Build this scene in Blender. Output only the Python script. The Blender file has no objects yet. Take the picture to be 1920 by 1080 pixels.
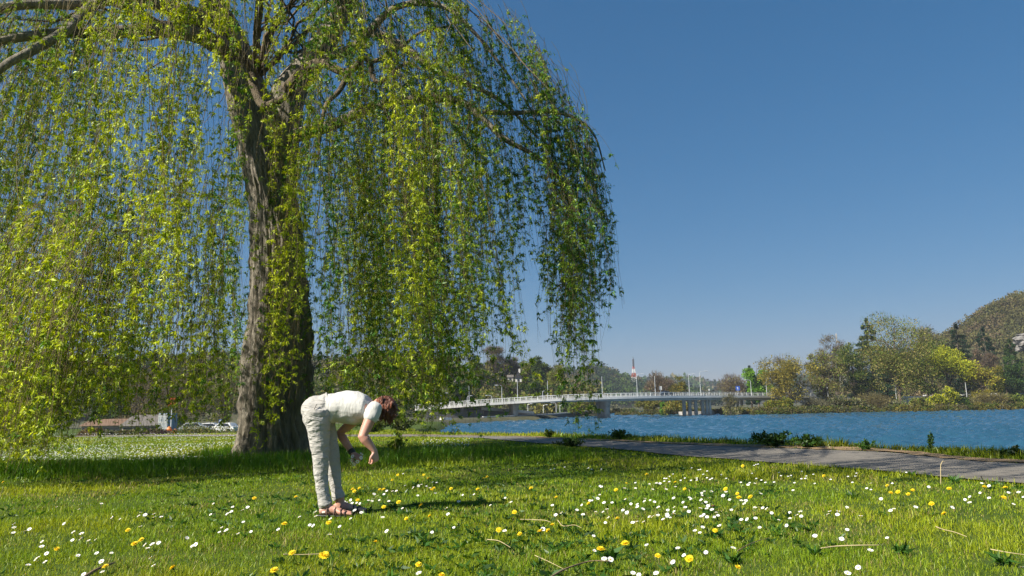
import bpy, bmesh, math, random
import numpy as np
from mathutils import Vector, Matrix
random.seed(7)
RNG = np.random.default_rng(7)
SC = bpy.context.scene
COL = SC.collection
pi = math.pi
F = 1387.0            # focal length in photo pixels (1920 wide)
CAMH = 0.88
PITCH = math.atan(224/1387)
ROLL = math.radians(1.15)
WATER = -2.62
_f = Vector((0, math.cos(PITCH), math.sin(PITCH)))
_u0 = Vector((0, -math.sin(PITCH), math.cos(PITCH)))
_r0 = Vector((1, 0, 0))
CR = _r0*math.cos(ROLL) - _u0*math.sin(ROLL)
CU = _r0*math.sin(ROLL) + _u0*math.cos(ROLL)
CAM = Vector((0, 0, CAMH))

def ray(px, py):
    return _f + CR*((px-960)/F) + CU*((540-py)/F)
def at(px, py, d):
    r = ray(px, py)
    return CAM + r*(d/r.y)
def ground(px, py, z=0.0):
    r = ray(px, py)
    return CAM + r*((z-CAMH)/r.z)
def project(P):
    P = np.asarray(P, float).reshape(-1, 3) - np.array(CAM)
    w = P@np.array(_f); u = P@np.array(CR); v = P@np.array(CU)
    return 960+F*u/w, 540-F*v/w, w

# ---------------------------------------------------------------- materials
def mat_new(name):
    m = bpy.data.materials.new(name); m.use_nodes = True
    nt = m.node_tree
    for n in list(nt.nodes): nt.nodes.remove(n)
    out = nt.nodes.new('ShaderNodeOutputMaterial')
    return m, nt, out
def N(nt, kind, **kw):
    n = nt.nodes.new(kind)
    for k, v in kw.items():
        if k in n.inputs: n.inputs[k].default_value = v
        else: setattr(n, k, v)
    return n
def mat(name, col, rough=0.7, col2=None, scale=8.0, bump=0.0, bscale=None, metal=0.0, detail=6, stretch=None, spec=0.5):
    """principled material whose colour wanders between two tones by object-space noise"""
    m, nt, out = mat_new(name)
    b = N(nt, 'ShaderNodeBsdfPrincipled', Roughness=rough, Metallic=metal)
    b.inputs['Specular IOR Level'].default_value = spec
    nt.links.new(b.outputs[0], out.inputs[0])
    tc = N(nt, 'ShaderNodeTexCoord'); src = tc.outputs['Object']
    if stretch:
        mp = N(nt, 'ShaderNodeMapping'); mp.inputs['Scale'].default_value = stretch
        nt.links.new(src, mp.inputs[0]); src = mp.outputs[0]
    nz = N(nt, 'ShaderNodeTexNoise', Scale=scale, Detail=detail, Roughness=0.62)
    nt.links.new(src, nz.inputs['Vector'])
    if col2 is None: col2 = tuple(c*0.72 for c in col)
    rp = N(nt, 'ShaderNodeValToRGB')
    rp.color_ramp.elements[0].position = 0.32; rp.color_ramp.elements[1].position = 0.68
    rp.color_ramp.elements[0].color = (*col2, 1); rp.color_ramp.elements[1].color = (*col, 1)
    nt.links.new(nz.outputs[0], rp.inputs[0]); nt.links.new(rp.outputs[0], b.inputs['Base Color'])
    if bump:
        n2 = N(nt, 'ShaderNodeTexNoise', Scale=bscale or scale*3, Detail=5)
        nt.links.new(src, n2.inputs['Vector'])
        bp = N(nt, 'ShaderNodeBump', Strength=bump, Distance=0.05)
        nt.links.new(n2.outputs[0], bp.inputs['Height']); nt.links.new(bp.outputs[0], b.inputs['Normal'])
    return m
def leaf_mat(name, trans=0.35, gloss=0.06, grough=0.45):
    """thin leaf: diffuse + translucent, colour of every leaf stored in the attribute Col"""
    m, nt, out = mat_new(name)
    a = N(nt, 'ShaderNodeAttribute', attribute_name='Col')
    d = N(nt, 'ShaderNodeBsdfDiffuse'); t = N(nt, 'ShaderNodeBsdfTranslucent')
    g = N(nt, 'ShaderNodeBsdfGlossy', Roughness=grough); g.inputs['Color'].default_value = (0.8, 0.85, 0.8, 1)
    hs = N(nt, 'ShaderNodeHueSaturation', Hue=0.485, Saturation=1.15, Value=1.15)
    nt.links.new(a.outputs['Color'], d.inputs[0]); nt.links.new(a.outputs['Color'], hs.inputs['Color'])
    nt.links.new(hs.outputs[0], t.inputs[0])
    mx = N(nt, 'ShaderNodeMixShader', Fac=trans); mg = N(nt, 'ShaderNodeMixShader', Fac=gloss)
    nt.links.new(d.outputs[0], mx.inputs[1]); nt.links.new(t.outputs[0], mx.inputs[2])
    nt.links.new(mx.outputs[0], mg.inputs[1]); nt.links.new(g.outputs[0], mg.inputs[2])
    nt.links.new(mg.outputs[0], out.inputs[0])
    return m
def attr_mat(name, rough=0.85, bump=0.0, bscale=20):
    m, nt, out = mat_new(name)
    a = N(nt, 'ShaderNodeAttribute', attribute_name='Col')
    b = N(nt, 'ShaderNodeBsdfPrincipled', Roughness=rough)
    nt.links.new(a.outputs['Color'], b.inputs['Base Color']); nt.links.new(b.outputs[0], out.inputs[0])
    if bump:
        tc = N(nt, 'ShaderNodeTexCoord'); n2 = N(nt, 'ShaderNodeTexNoise', Scale=bscale, Detail=5)
        nt.links.new(tc.outputs['Object'], n2.inputs['Vector'])
        bp = N(nt, 'ShaderNodeBump', Strength=bump, Distance=0.05)
        nt.links.new(n2.outputs[0], bp.inputs['Height']); nt.links.new(bp.outputs[0], b.inputs['Normal'])
    return m

# ---------------------------------------------------------------- objects
_world = {}
def wloc(o):
    return _world.get(o.name, Vector((0, 0, 0)))
def tag(o, label=None, cat=None, group=None, kind=None):
    if label: o['label'] = label
    if cat: o['category'] = cat
    if group: o['group'] = group
    if kind: o['kind'] = kind
    return o
def empty(name, loc, label=None, cat=None, group=None):
    o = bpy.data.objects.new(name, None); COL.objects.link(o)
    o.location = loc; o.empty_display_size = 0.1
    _world[o.name] = Vector(loc)
    return tag(o, label, cat, group)
def link(name, me, parent=None, origin=None, mats=()):
    """mesh data is in world coordinates; moved into the object's own frame"""
    o = bpy.data.objects.new(name, me); COL.objects.link(o)
    if not isinstance(mats, (list, tuple)): mats = [mats]
    for m in mats: me.materials.append(m)
    if parent is not None:
        o.parent = parent; w = wloc(parent)
        if origin is not None:
            o.location = Vector(origin)-w; w = Vector(origin)
    else:
        w = Vector(origin) if origin is not None else Vector((0, 0, 0))
        o.location = w
    me.transform(Matrix.Translation(-w))
    _world[o.name] = w
    return o
def np_mesh(name, V, Fc, col=None, smooth=False, mi=None):
    """V (n,3); Fc (m,k) all faces with k corners (or list of such arrays)"""
    V = np.ascontiguousarray(V, np.float32)
    if not isinstance(Fc, list): Fc = [Fc]
    me = bpy.data.meshes.new(name)
    me.vertices.add(len(V)); me.vertices.foreach_set('co', V.ravel())
    idx = np.concatenate([f.ravel() for f in Fc]).astype(np.int32)
    tot = np.concatenate([np.full(len(f), f.shape[1], np.int32) for f in Fc])
    st = np.concatenate([[0], np.cumsum(tot)[:-1]]).astype(np.int32)
    me.loops.add(len(idx)); me.loops.foreach_set('vertex_index', idx)
    me.polygons.add(len(tot)); me.polygons.foreach_set('loop_start', st)
    try: me.polygons.foreach_set('loop_total', tot)
    except Exception: pass
    if smooth: me.polygons.foreach_set('use_smooth', np.ones(len(tot), bool))
    if mi is not None: me.polygons.foreach_set('material_index', np.asarray(mi, np.int32))
    if col is not None:
        a = me.attributes.new('Col', 'FLOAT_COLOR', 'POINT')
        c = np.ones((len(V), 4), np.float32); c[:, :3] = col
        a.data.foreach_set('color', c.ravel())
    me.update(calc_edges=True)
    return me

class MB:
    """collects boxes, tubes, lofts into one mesh; vertex colours and material slots optional"""
    def __init__(s): s.v = []; s.f = []; s.m = []; s.cm = 0
    def add(s, vs, fs):
        o = len(s.v); s.v += [tuple(p) for p in vs]
        for q in fs: s.f.append(tuple(i+o for i in q)); s.m.append(s.cm)
    def box(s, c, size, R=None, taper=1.0):
        hx, hy, hz = (d/2 for d in size); vs = []
        for z in (-1, 1):
            t = taper if z > 0 else 1.0
            for x, y in ((-1, -1), (1, -1), (1, 1), (-1, 1)):
                p = Vector((x*hx*t, y*hy*t, z*hz))
                if R is not None: p = R @ p
                vs.append(Vector(c)+p)
        s.add(vs, [(3, 2, 1, 0), (4, 5, 6, 7), (0, 1, 5, 4), (1, 2, 6, 5), (2, 3, 7, 6), (3, 0, 4, 7)])
    def bar(s, a, b, w, h, up=Vector((0, 0, 1))):
        a = Vector(a); b = Vector(b); d = (b-a); L = d.length; d.normalize()
        x = d.cross(up)
        if x.length < 1e-4: x = Vector((1, 0, 0))
        x.normalize(); z = x.cross(d)
        vs = []
        for p in (a, b):
            for i, j in ((-1, -1), (1, -1), (1, 1), (-1, 1)): vs.append(p+x*(i*w/2)+z*(j*h/2))
        s.add(vs, [(0, 1, 2, 3), (7, 6, 5, 4), (0, 4, 5, 1), (1, 5, 6, 2), (2, 6, 7, 3), (3, 7, 4, 0)])
    def loft(s, rings, n=16, ref=Vector((0, 1, 0)), cap=True):
        """rings: (centre, radius across path, radius along ref[, ref])  -> closed tube with rounded ends"""
        P = [Vector(r[0]) for r in rings]; vs = []; k = len(P)
        full = []
        for i in range(k):
            if i == 0: t = P[1]-P[0]
            elif i == k-1: t = P[-1]-P[-2]
            else: t = (P[i+1]-P[i]).normalized()+(P[i]-P[i-1]).normalized()
            t.normalize()
            rf = Vector(rings[i][3]) if len(rings[i]) > 3 else ref
            b = (rf-t*rf.dot(t))
            if b.length < 1e-4: b = Vector((1, 0, 0))-t*t.x
            b.normalize(); a = b.cross(t).normalized()
            full.append((P[i], a, b, rings[i][1], rings[i][2], t))
        seq = []
        if cap:
            c, a, b, ra, rb, t = full[0]; r = min(ra, rb)*0.8
            for q in (0.25, 0.7, 0.92): seq.append((c-t*r*math.sqrt(1-q*q), a, b, ra*q, rb*q))
        for c, a, b, ra, rb, t in full: seq.append((c, a, b, ra, rb))
        if cap:
            c, a, b, ra, rb, t = full[-1]; r = min(ra, rb)*0.8
            for q in (0.92, 0.7, 0.25): seq.append((c+t*r*math.sqrt(1-q*q), a, b, ra*q, rb*q))
        for c, a, b, ra, rb in seq:
            for j in range(n):
                th = 2*pi*j/n; vs.append(c+a*(ra*math.cos(th))+b*(rb*math.sin(th)))
        fs = []
        for i in range(len(seq)-1):
            for j in range(n):
                k2 = (j+1) % n; fs.append((i*n+j, i*n+k2, (i+1)*n+k2, (i+1)*n+j))
        fs.append(tuple(range(n-1, -1, -1))); fs.append(tuple((len(seq)-1)*n+j for j in range(n)))
        s.add(vs, fs)
    def tube(s, pts, rad, n=6, cap=True):
        if not hasattr(rad, '__len__'): rad = [rad]*len(pts)
        s.loft([(p, r, r) for p, r in zip(pts, rad)], n=n, ref=Vector((0.13, 0.9, 0.21)), cap=cap)
    def ball(s, c, r, n=12, m=8, R=None):
        if not hasattr(r, '__len__'): r = (r, r, r)
        vs = []; fs = []
        for i in range(m+1):
            ph = pi*i/m
            for j in range(n):
                th = 2*pi*j/n
                p = Vector((math.sin(ph)*math.cos(th)*r[0], math.sin(ph)*math.sin(th)*r[1], math.cos(ph)*r[2]))
                if R is not None: p = R @ p
                vs.append(Vector(c)+p)
        for i in range(m):
            for j in range(n):
                k = (j+1) % n; fs.append((i*n+j, (i+1)*n+j, (i+1)*n+k, i*n+k))
        s.add(vs, fs)
    def mesh(s, name, smooth=False):
        me = bpy.data.meshes.new(name); me.from_pydata(s.v, [], s.f); me.update()
        if any(s.m): me.polygons.foreach_set('material_index', np.array(s.m, np.int32))
        if smooth: me.polygons.foreach_set('use_smooth', np.ones(len(s.f), bool))
        return me
    def obj(s, name, mats, parent=None, origin=None, smooth=False):
        return link(name, s.mesh(name, smooth), parent, origin, mats)

def catmull(pts, n):
    P = [Vector(p) for p in pts]; P = [P[0]*2-P[1]]+P+[P[-1]*2-P[-2]]; out = []
    for i in range(1, len(P)-2):
        for k in range(n):
            t = k/n; a, b, c, d = P[i-1], P[i], P[i+1], P[i+2]
            out.append(0.5*((2*b)+(c-a)*t+(2*a-5*b+4*c-d)*t*t+(3*b-a-3*c+d)*t**3))
    out.append(P[-2]); return out
def unit(a):
    return a/np.maximum(np.linalg.norm(a, axis=-1, keepdims=True), 1e-9)
def rdirs(n):
    return unit(RNG.normal(size=(n, 3)))
def leaf_quads(P, D, L, W, bend=0.0):
    """diamond leaves: base P, direction D, length L, width W -> verts, quads"""
    n = len(P); S = unit(np.cross(D, rdirs(n))); Nn = np.cross(D, S)
    L = np.broadcast_to(np.asarray(L, float), (n,))[:, None]; W = np.broadcast_to(np.asarray(W, float), (n,))[:, None]
    V = np.empty((n, 4, 3))
    V[:, 0] = P
    V[:, 1] = P+D*L*0.45+S*W*0.5+Nn*W*0.25
    V[:, 2] = P+D*L+Nn*L*bend
    V[:, 3] = P+D*L*0.45-S*W*0.5+Nn*W*0.25
    return V.reshape(-1, 3), np.arange(4*n).reshape(n, 4)
def smoothstep(a, b, x):
    t = np.clip((x-a)/(b-a), 0, 1); return t*t*(3-2*t)
_nz = {}
def vnoise(x, y, seed=0):
    """2-D value noise 0..1"""
    if seed not in _nz: _nz[seed] = np.random.default_rng(1000+seed).random((256, 256))
    T = _nz[seed]; xi = np.floor(x).astype(int); yi = np.floor(y).astype(int)
    fx = x-xi; fy = y-yi; fx = fx*fx*(3-2*fx); fy = fy*fy*(3-2*fy)
    g = lambda i, j: T[i % 256, j % 256]
    return (g(xi, yi)*(1-fx)*(1-fy)+g(xi+1, yi)*fx*(1-fy)+g(xi, yi+1)*(1-fx)*fy+g(xi+1, yi+1)*fx*fy)
def fbm(x, y, seed=0, o=4):
    r = 0; a = 0.5; s = 0
    for i in range(o): r = r+a*vnoise(x*2**i, y*2**i, seed+i); s += a; a *= 0.5
    return r/s
# ================================================================ camera, sky, sun
cam_d = bpy.data.cameras.new('camera'); cam = bpy.data.objects.new('camera', cam_d); COL.objects.link(cam)
cam_d.sensor_width = 36; cam_d.lens = 36*F/1920; cam_d.clip_end = 9000; cam_d.clip_start = 0.05
M = Matrix.Identity(4)
for i in range(3):
    M[i][0] = CR[i]; M[i][1] = CU[i]; M[i][2] = -_f[i]; M[i][3] = CAM[i]
cam.matrix_world = M
SC.camera = cam
SUN_EL = math.radians(40)
SDIR = Vector((0.85, 0.527, 0)).normalized()            # the way the light travels over the ground
to_sun = Vector((-SDIR.x*math.cos(SUN_EL), -SDIR.y*math.cos(SUN_EL), math.sin(SUN_EL)))
sd = bpy.data.lights.new('sun', 'SUN'); so = bpy.data.objects.new('sun', sd); COL.objects.link(so)
sd.energy = 5.0; sd.angle = math.radians(0.5); sd.color = (1.0, 0.93, 0.80)
so.rotation_euler = to_sun.to_track_quat('Z', 'Y').to_euler()
so.location = (-20, -10, 30)
w = bpy.data.worlds.new('World'); SC.world = w; w.use_nodes = True
wn = w.node_tree; bg = wn.nodes['Background']
sk = wn.nodes.new('ShaderNodeTexSky'); sk.sky_type = 'NISHITA'; sk.sun_disc = False
sk.sun_elevation = SUN_EL; sk.sun_rotation = math.atan2(to_sun.x, to_sun.y)
sk.air_density = 1.0; sk.dust_density = 0.15; sk.ozone_density = 4.5; sk.altitude = 100
hsn = wn.nodes.new('ShaderNodeHueSaturation'); hsn.inputs['Saturation'].default_value = 1.16; hsn.inputs['Hue'].default_value = 0.501
wn.links.new(sk.outputs[0], hsn.inputs['Color']); wb_ = wn.nodes.new('ShaderNodeMix'); wb_.data_type = 'RGBA'; wb_.blend_type = 'MULTIPLY'; wb_.inputs[0].default_value = 1.0; wb_.inputs[7].default_value = (0.76, 0.93, 1.0, 1)
wn.links.new(hsn.outputs[0], wb_.inputs[6])
sep = wn.nodes.new('ShaderNodeSeparateColor'); com = wn.nodes.new('ShaderNodeCombineColor'); wn.links.new(wb_.outputs[2], sep.inputs[0])
def mth(op, a, b_):
    n = wn.nodes.new('ShaderNodeMath'); n.operation = op; wn.links.new(a, n.inputs[0]); n.inputs[1].default_value = b_; return n.outputs[0]
for ch, (gm, k) in enumerate(((1.0, 0.93), (0.68, 0.6215), (0.60, 0.697))):     # tone response of the picture, per channel
    wn.links.new(mth('MULTIPLY', mth('POWER', mth('MULTIPLY', sep.outputs[ch], 0.0879), gm), k/0.0879), com.inputs[ch])
wn.links.new(com.outputs[0], bg.inputs[0]); bg.inputs[1].default_value = 0.0490
SC.view_settings.view_transform = 'Standard'; SC.view_settings.look = 'None'
SC.view_settings.exposure = 0.90; SC.view_settings.gamma = 1.0
SC.render.engine = 'CYCLES'
cy = SC.cycles
cy.max_bounces = 6; cy.diffuse_bounces = 3; cy.glossy_bounces = 2; cy.transmission_bounces = 4; cy.volume_bounces = 0; cy.transparent_max_bounces = 4
cy.use_adaptive_sampling = True; cy.adaptive_threshold = 0.02
cy.use_denoising = True

# ================================================================ ground
PATH_NEAR = [(9.5, -3), (7.2, 3.2)]+[tuple(ground(*p)[:2]) for p in ((1900, 908), (1650, 886), (1400, 867), (1120, 841), (1000, 831), (800, 816))]+[(-9.5, 34), (-24, 50), (-45, 70)]
PATH_FAR = [(11.7, -2.2), (9.4, 4.6)]+[tuple(ground(*p)[:2]) for p in ((1900, 871), (1650, 850), (1400, 840), (1120, 828), (1000, 821), (800, 808))]+[(-9.2, 38), (-23, 54.5), (-44, 74)]
BANK = [(14, -30), (12.5, -5), (11.0, 5), (8.6, 10.6), (8.0, 13.0), (6.5, 15.4), (4.2, 19.2), (2.7, 22.2), (-1.4, 31.2), (-6.5, 45), (-10, 80), (-15, 168), (-6, 192), (6.5, 204), (33, 303), (59, 357)]
RIVER = BANK+[(66, 420), (80, 430), (68, 357), (45, 257), (59, 247), (71, 216), (103, 221), (122, 211), (152, 219), (300, 228), (420, 150), (320, -200), (20, -200)]
def seg_dist(x, y, pts, closed=False):
    D = np.full(x.shape, 1e9); n = len(pts)
    for i in range(n if closed else n-1):
        ax, ay = pts[i]; bx, by = pts[(i+1) % n]
        dx, dy = bx-ax, by-ay; t = np.clip(((x-ax)*dx+(y-ay)*dy)/(dx*dx+dy*dy), 0, 1)
        D = np.minimum(D, np.hypot(x-ax-t*dx, y-ay-t*dy))
    return D
def inside(x, y, pts):
    r = np.zeros(x.shape, bool); n = len(pts)
    for i in range(n):
        ax, ay = pts[i]; bx, by = pts[(i+1) % n]
        c = ((ay > y) != (by > y)) & (x < (bx-ax)*(y-ay)/(by-ay+1e-12)+ax)
        r ^= c
    return r
def zland(x, y):
    x = np.asarray(x, float); y = np.asarray(y, float)
    z = -np.minimum(0.02*np.maximum(y-22, 0), 1.6)
    z = z+0.03*(fbm(x*0.6+50, y*0.6+50, 3)-0.5)
    d = seg_dist(x, y, RIVER, True); s = np.where(inside(x, y, RIVER), d, -d)
    wdt = np.where(y > 100, 3.0, 1.3)
    k = smoothstep(-wdt*0.5, wdt*1.3, s)
    return z*(1-k)+(-4.2)*k
def zl(x, y): return float(zland(np.array([x]), np.array([y]))[0])

ang = np.concatenate([np.linspace(-52, 62, 460), np.linspace(62, 308, 90)[1:-1]])*pi/180
rad = np.concatenate([[0.02], np.geomspace(0.6, 5000, 430)])
A, R_ = np.meshgrid(ang, rad, indexing='ij')
X = R_*np.sin(A); Y = R_*np.cos(A); Z = zland(X, Y)
na, nr = A.shape
ii, jj = np.meshgrid(np.arange(na), np.arange(nr-1), indexing='ij'); i2 = (ii+1) % na
Q = np.stack([ii*nr+jj, ii*nr+jj+1, i2*nr+jj+1, i2*nr+jj], -1).reshape(-1, 4)
# turf / soil tone by where one stands
m, nt, out = mat_new('turf')
b = N(nt, 'ShaderNodeBsdfPrincipled', Roughness=0.95); b.inputs['Specular IOR Level'].default_value = 0.1
tc = N(nt, 'ShaderNodeTexCoord')
n1 = N(nt, 'ShaderNodeTexNoise', Scale=0.9, Detail=8, Roughness=0.7); n2 = N(nt, 'ShaderNodeTexNoise', Scale=34, Detail=4, Roughness=0.7)
nt.links.new(tc.outputs['Object'], n1.inputs['Vector']); nt.links.new(tc.outputs['Object'], n2.inputs['Vector'])
mx = N(nt, 'ShaderNodeMix', data_type='FLOAT'); mx.inputs[0].default_value = 0.5
nt.links.new(n1.outputs[0], mx.inputs[2]); nt.links.new(n2.outputs[0], mx.inputs[3])
rp = N(nt, 'ShaderNodeValToRGB'); cr = rp.color_ramp
cr.elements[0].position = 0.34; cr.elements[0].color = (0.035, 0.06, 0.012, 1)
cr.elements[1].position = 0.66; cr.elements[1].color = (0.11, 0.12, 0.03, 1)
e = cr.elements.new(0.5); e.color = (0.06, 0.095, 0.016, 1)
nt.links.new(mx.outputs[0], rp.inputs[0]); nt.links.new(rp.outputs[0], b.inputs['Base Color']); nt.links.new(b.outputs[0], out.inputs[0])
M_turf = m
M_farbank = mat('brushy_earth', (0.085, 0.08, 0.035), 1.0, (0.045, 0.05, 0.02), 0.25, 0.6, 2, detail=10)
Yq = Y.ravel()[Q[:, 0]]
tag(link('ground', np_mesh('ground', np.stack([X, Y, Z], -1).reshape(-1, 3), Q, smooth=True, mi=(Yq > 150).astype(int)), mats=[M_turf, M_farbank]), kind='structure')

# ---- path: a worn tarmac sheet lying on the turf
def strip(name, A_, B_, m, dz, nsub=10, ncross=8, jit=0.0, seed=0):
    a = catmull([(p[0], p[1], 0) for p in A_], nsub); b = catmull([(p[0], p[1], 0) for p in B_], nsub)
    V = []
    for i, (p, q) in enumerate(zip(a, b)):
        for k in range(ncross+1):
            t = k/ncross
            if jit and k == 0: t -= jit*(random.random()-0.5)
            if jit and k == ncross: t += jit*(random.random()-0.5)
            V.append(tuple(p.lerp(q, t)))
    V = np.array(V); V[:, 2] = zland(V[:, 0], V[:, 1])+dz
    n = len(a); fs = []
    for i in range(n-1):
        for k in range(ncross):
            o = i*(ncross+1)+k; fs.append((o, o+1, o+ncross+2, o+ncross+1))
    return tag(link(name, np_mesh(name, V, np.array(fs), smooth=True), mats=m), kind='structure')
M_path = mat('worn_tarmac', (0.21, 0.188, 0.158), 0.9, (0.125, 0.113, 0.098), 1.4, 0.5, 60, detail=12)
M_dirt = mat('bare_earth_and_straw', (0.36, 0.24, 0.12), 0.95, (0.14, 0.09, 0.045), 3.0, 0.8, 30, detail=12)
strip('path', PATH_NEAR, PATH_FAR, M_path, 0.022, nsub=14)
far2 = [(p[0]+(p[0]-q[0])*0.22, p[1]+(p[1]-q[1])*0.22) for p, q in zip(PATH_FAR, PATH_NEAR)]
strip('earth_verge', PATH_FAR, far2, M_dirt, 0.030, nsub=14, ncross=4, jit=0.5)

# ================================================================ river
an = np.linspace(-24, 76, 800)*pi/180; ra = np.geomspace(14, 470, 640)
A, R_ = np.meshgrid(an, ra, indexing='ij'); X = R_*np.sin(A); Y = R_*np.cos(A)
Z = np.zeros_like(X); rg = np.random.default_rng(5)
for k in range(44):
    lam = rg.uniform(0.55, 1.6) if k < 30 else rg.uniform(1.6, 3.4)
    th = rg.normal(0.12, 0.42); kx, ky = math.sin(th)*2*pi/lam*0.75, math.cos(th)*2*pi/lam
    ph = rg.uniform(0, 2*pi); wob = 2.2*fbm(X*0.22+k*7, Y*0.10+k*3, 20, 2)
    Z += lam*0.0115*np.sin(kx*X+ky*Y+ph+wob*2.0)
gust = 0.45+1.1*fbm(X*0.05, Y*0.05, 30, 3)
Z = WATER+Z*gust*1.75
keep = inside(X, Y, RIVER) | (seg_dist(X, Y, RIVER, True) < 5)
na, nr = A.shape
ii, jj = np.meshgrid(np.arange(na-1), np.arange(nr-1), indexing='ij')
ok = keep[:-1, :-1] & keep[1:, :-1] & keep[:-1, 1:] & keep[1:, 1:]
Q = np.stack([ii*nr+jj, ii*nr+jj+1, (ii+1)*nr+jj+1, (ii+1)*nr+jj], -1)[ok]
us, inv = np.unique(Q, return_inverse=True)
V = np.stack([X, Y, Z], -1).reshape(-1, 3)[us]
m, nt, out = mat_new('river_water')
b = N(nt, 'ShaderNodeBsdfPrincipled', Roughness=0.05, IOR=1.33); b.inputs['Base Color'].default_value = (0.024, 0.082, 0.138, 1)
b.inputs['Specular IOR Level'].default_value = 0.5
tc = N(nt, 'ShaderNodeTexCoord'); mp = N(nt, 'ShaderNodeMapping'); mp.inputs['Scale'].default_value = (0.8, 1.6, 1)
nt.links.new(tc.outputs['Object'], mp.inputs[0])
n2 = N(nt, 'ShaderNodeTexNoise', Scale=2.6, Detail=5, Roughness=0.6); nt.links.new(mp.outputs[0], n2.inputs['Vector'])
bp = N(nt, 'ShaderNodeBump', Strength=0.6, Distance=0.12); nt.links.new(n2.outputs[0], bp.inputs['Height']); nt.links.new(bp.outputs[0], b.inputs['Normal'])
nt.links.new(b.outputs[0], out.inputs[0]); M_water = m
tag(link('river', np_mesh('river', V, inv.reshape(-1, 4), smooth=True), mats=M_water), kind='structure')
# ================================================================ the weeping willow
TD = 15.8
wb = ground(515, 850); wb.z = zl(wb.x, wb.y)
willow = empty('willow_tree', wb, 'huge weeping willow with a thick furrowed trunk, its yellow-green curtains hanging down to the lawn', 'tree')
# ---- bark
m, nt, out = mat_new('willow_bark')
b = N(nt, 'ShaderNodeBsdfPrincipled', Roughness=0.92); b.inputs['Specular IOR Level'].default_value = 0.2
tc = N(nt, 'ShaderNodeTexCoord'); mp = N(nt, 'ShaderNodeMapping'); mp.inputs['Scale'].default_value = (9, 9, 1.5)
nt.links.new(tc.outputs['Object'], mp.inputs[0])
n1 = N(nt, 'ShaderNodeTexNoise', Scale=1.0, Detail=8, Roughness=0.7, Distortion=1.2); nt.links.new(mp.outputs[0], n1.inputs['Vector'])
n2 = N(nt, 'ShaderNodeTexNoise', Scale=0.5, Detail=4); nt.links.new(tc.outputs['Object'], n2.inputs['Vector'])
rp = N(nt, 'ShaderNodeValToRGB'); rp.color_ramp.elements[0].position = 0.3; rp.color_ramp.elements[1].position = 0.72
rp.color_ramp.elements[0].color = (0.085, 0.07, 0.055, 1); rp.color_ramp.elements[1].color = (0.47, 0.425, 0.345, 1)
nt.links.new(n1.outputs[0], rp.inputs[0])
ms = N(nt, 'ShaderNodeMix', data_type='RGBA'); ms.inputs[7].default_value = (0.17, 0.17, 0.085, 1)
rr = N(nt, 'ShaderNodeMapRange'); rr.inputs[1].default_value = 0.5; rr.inputs[2].default_value = 0.75; rr.inputs[4].default_value = 0.55
nt.links.new(n2.outputs[0], rr.inputs[0]); nt.links.new(rr.outputs[0], ms.inputs[0]); nt.links.new(rp.outputs[0], ms.inputs[6])
nt.links.new(ms.outputs[2], b.inputs['Base Color'])
bp = N(nt, 'ShaderNodeBump', Strength=1.0, Distance=0.10); nt.links.new(n1.outputs[0], bp.inputs['Height']); nt.links.new(bp.outputs[0], b.inputs['Normal'])
nt.links.new(b.outputs[0], out.inputs[0]); M_bark = m
M_branch = mat('willow_branch', (0.20, 0.155, 0.095), 0.9, (0.07, 0.052, 0.034), 6, 0.8, 30)

def bark_tube(pts, radii, nseg, nring, furrow, flare=None, seed=0):
    """tube with real vertical furrows; returns verts, quads"""
    P = np.array([tuple(p) for p in catmull(pts, nseg)]); n = len(P)
    rr_ = np.interp(np.linspace(0, len(pts)-1, n), np.arange(len(pts)), radii)
    T = unit(np.gradient(P, axis=0)); ref = np.array([0.2, 1.0, 0.1]); a = unit(np.cross(np.broadcast_to(ref, T.shape), T)); bb = np.cross(T, a)
    s = np.concatenate([[0], np.cumsum(np.linalg.norm(np.diff(P, axis=0), axis=1))])
    th = np.linspace(0, 2*pi, nring, endpoint=False)
    S, TH = np.meshgrid(s, th, indexing='ij')
    # ridged furrow field, periodic in angle
    cx, cyy = np.cos(TH), np.sin(TH)
    q = fbm(cx*3.2+S*0.25+40+seed, cyy*3.2+S*0.35+60, 40+seed, 3)*2.0
    per = 9*rr_[0]/0.6
    f1 = np.abs(np.sin(TH*round(per)+q*5+S*0.8)); f2 = np.abs(np.sin(TH*round(per*1.9)-q*7-S*1.7+1))
    g = 0.65*f1+0.35*f2
    brk = fbm(cx*7+S*2.2+9, cyy*7+S*2.6+5, 44+seed, 3)
    r = rr_[:, None]*(1+furrow*(g-0.6)+furrow*1.8*(brk-0.5)+0.12*(fbm(cx*1.4+S*0.5+3, cyy*1.4+S*0.4+8, 47+seed, 2)-0.5))
    if flare is not None: r = r+flare(S, TH)
    V = P[:, None, :]+a[:, None, :]*(np.cos(TH)*r)[..., None]+bb[:, None, :]*(np.sin(TH)*r)[..., None]
    nr_ = n
    ii, jj = np.meshgrid(np.arange(nr_-1), np.arange(nring), indexing='ij'); j2 = (jj+1) % nring
    Q = np.stack([ii*nring+jj, ii*nring+j2, (ii+1)*nring+j2, (ii+1)*nring+jj], -1).reshape(-1, 4)
    return V.reshape(-1, 3), Q, P
k = TD/F
tp = [at(517, 868, TD), at(518, 820, TD), at(519, 760, TD), at(521, 690, TD), at(524, 600, TD), at(521, 500, TD), at(514, 400, TD), at(498, 300, TD), at(474, 220, TD), at(455, 150, TD), at(440, 90, TD)]
tr = [r*k*0.5 for r in (138, 132, 126, 124, 112, 98, 88, 86, 82, 74, 58)]
def flare(S, TH):
    lob = 0.55+0.45*np.cos(TH*5+1.1)+0.3*np.cos(TH*3)
    return 0.34*np.exp(-S/0.36)*np.clip(lob, 0, 2)
V, Q, _ = bark_tube(tp, tr, 26, 240, 0.13, flare)
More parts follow.
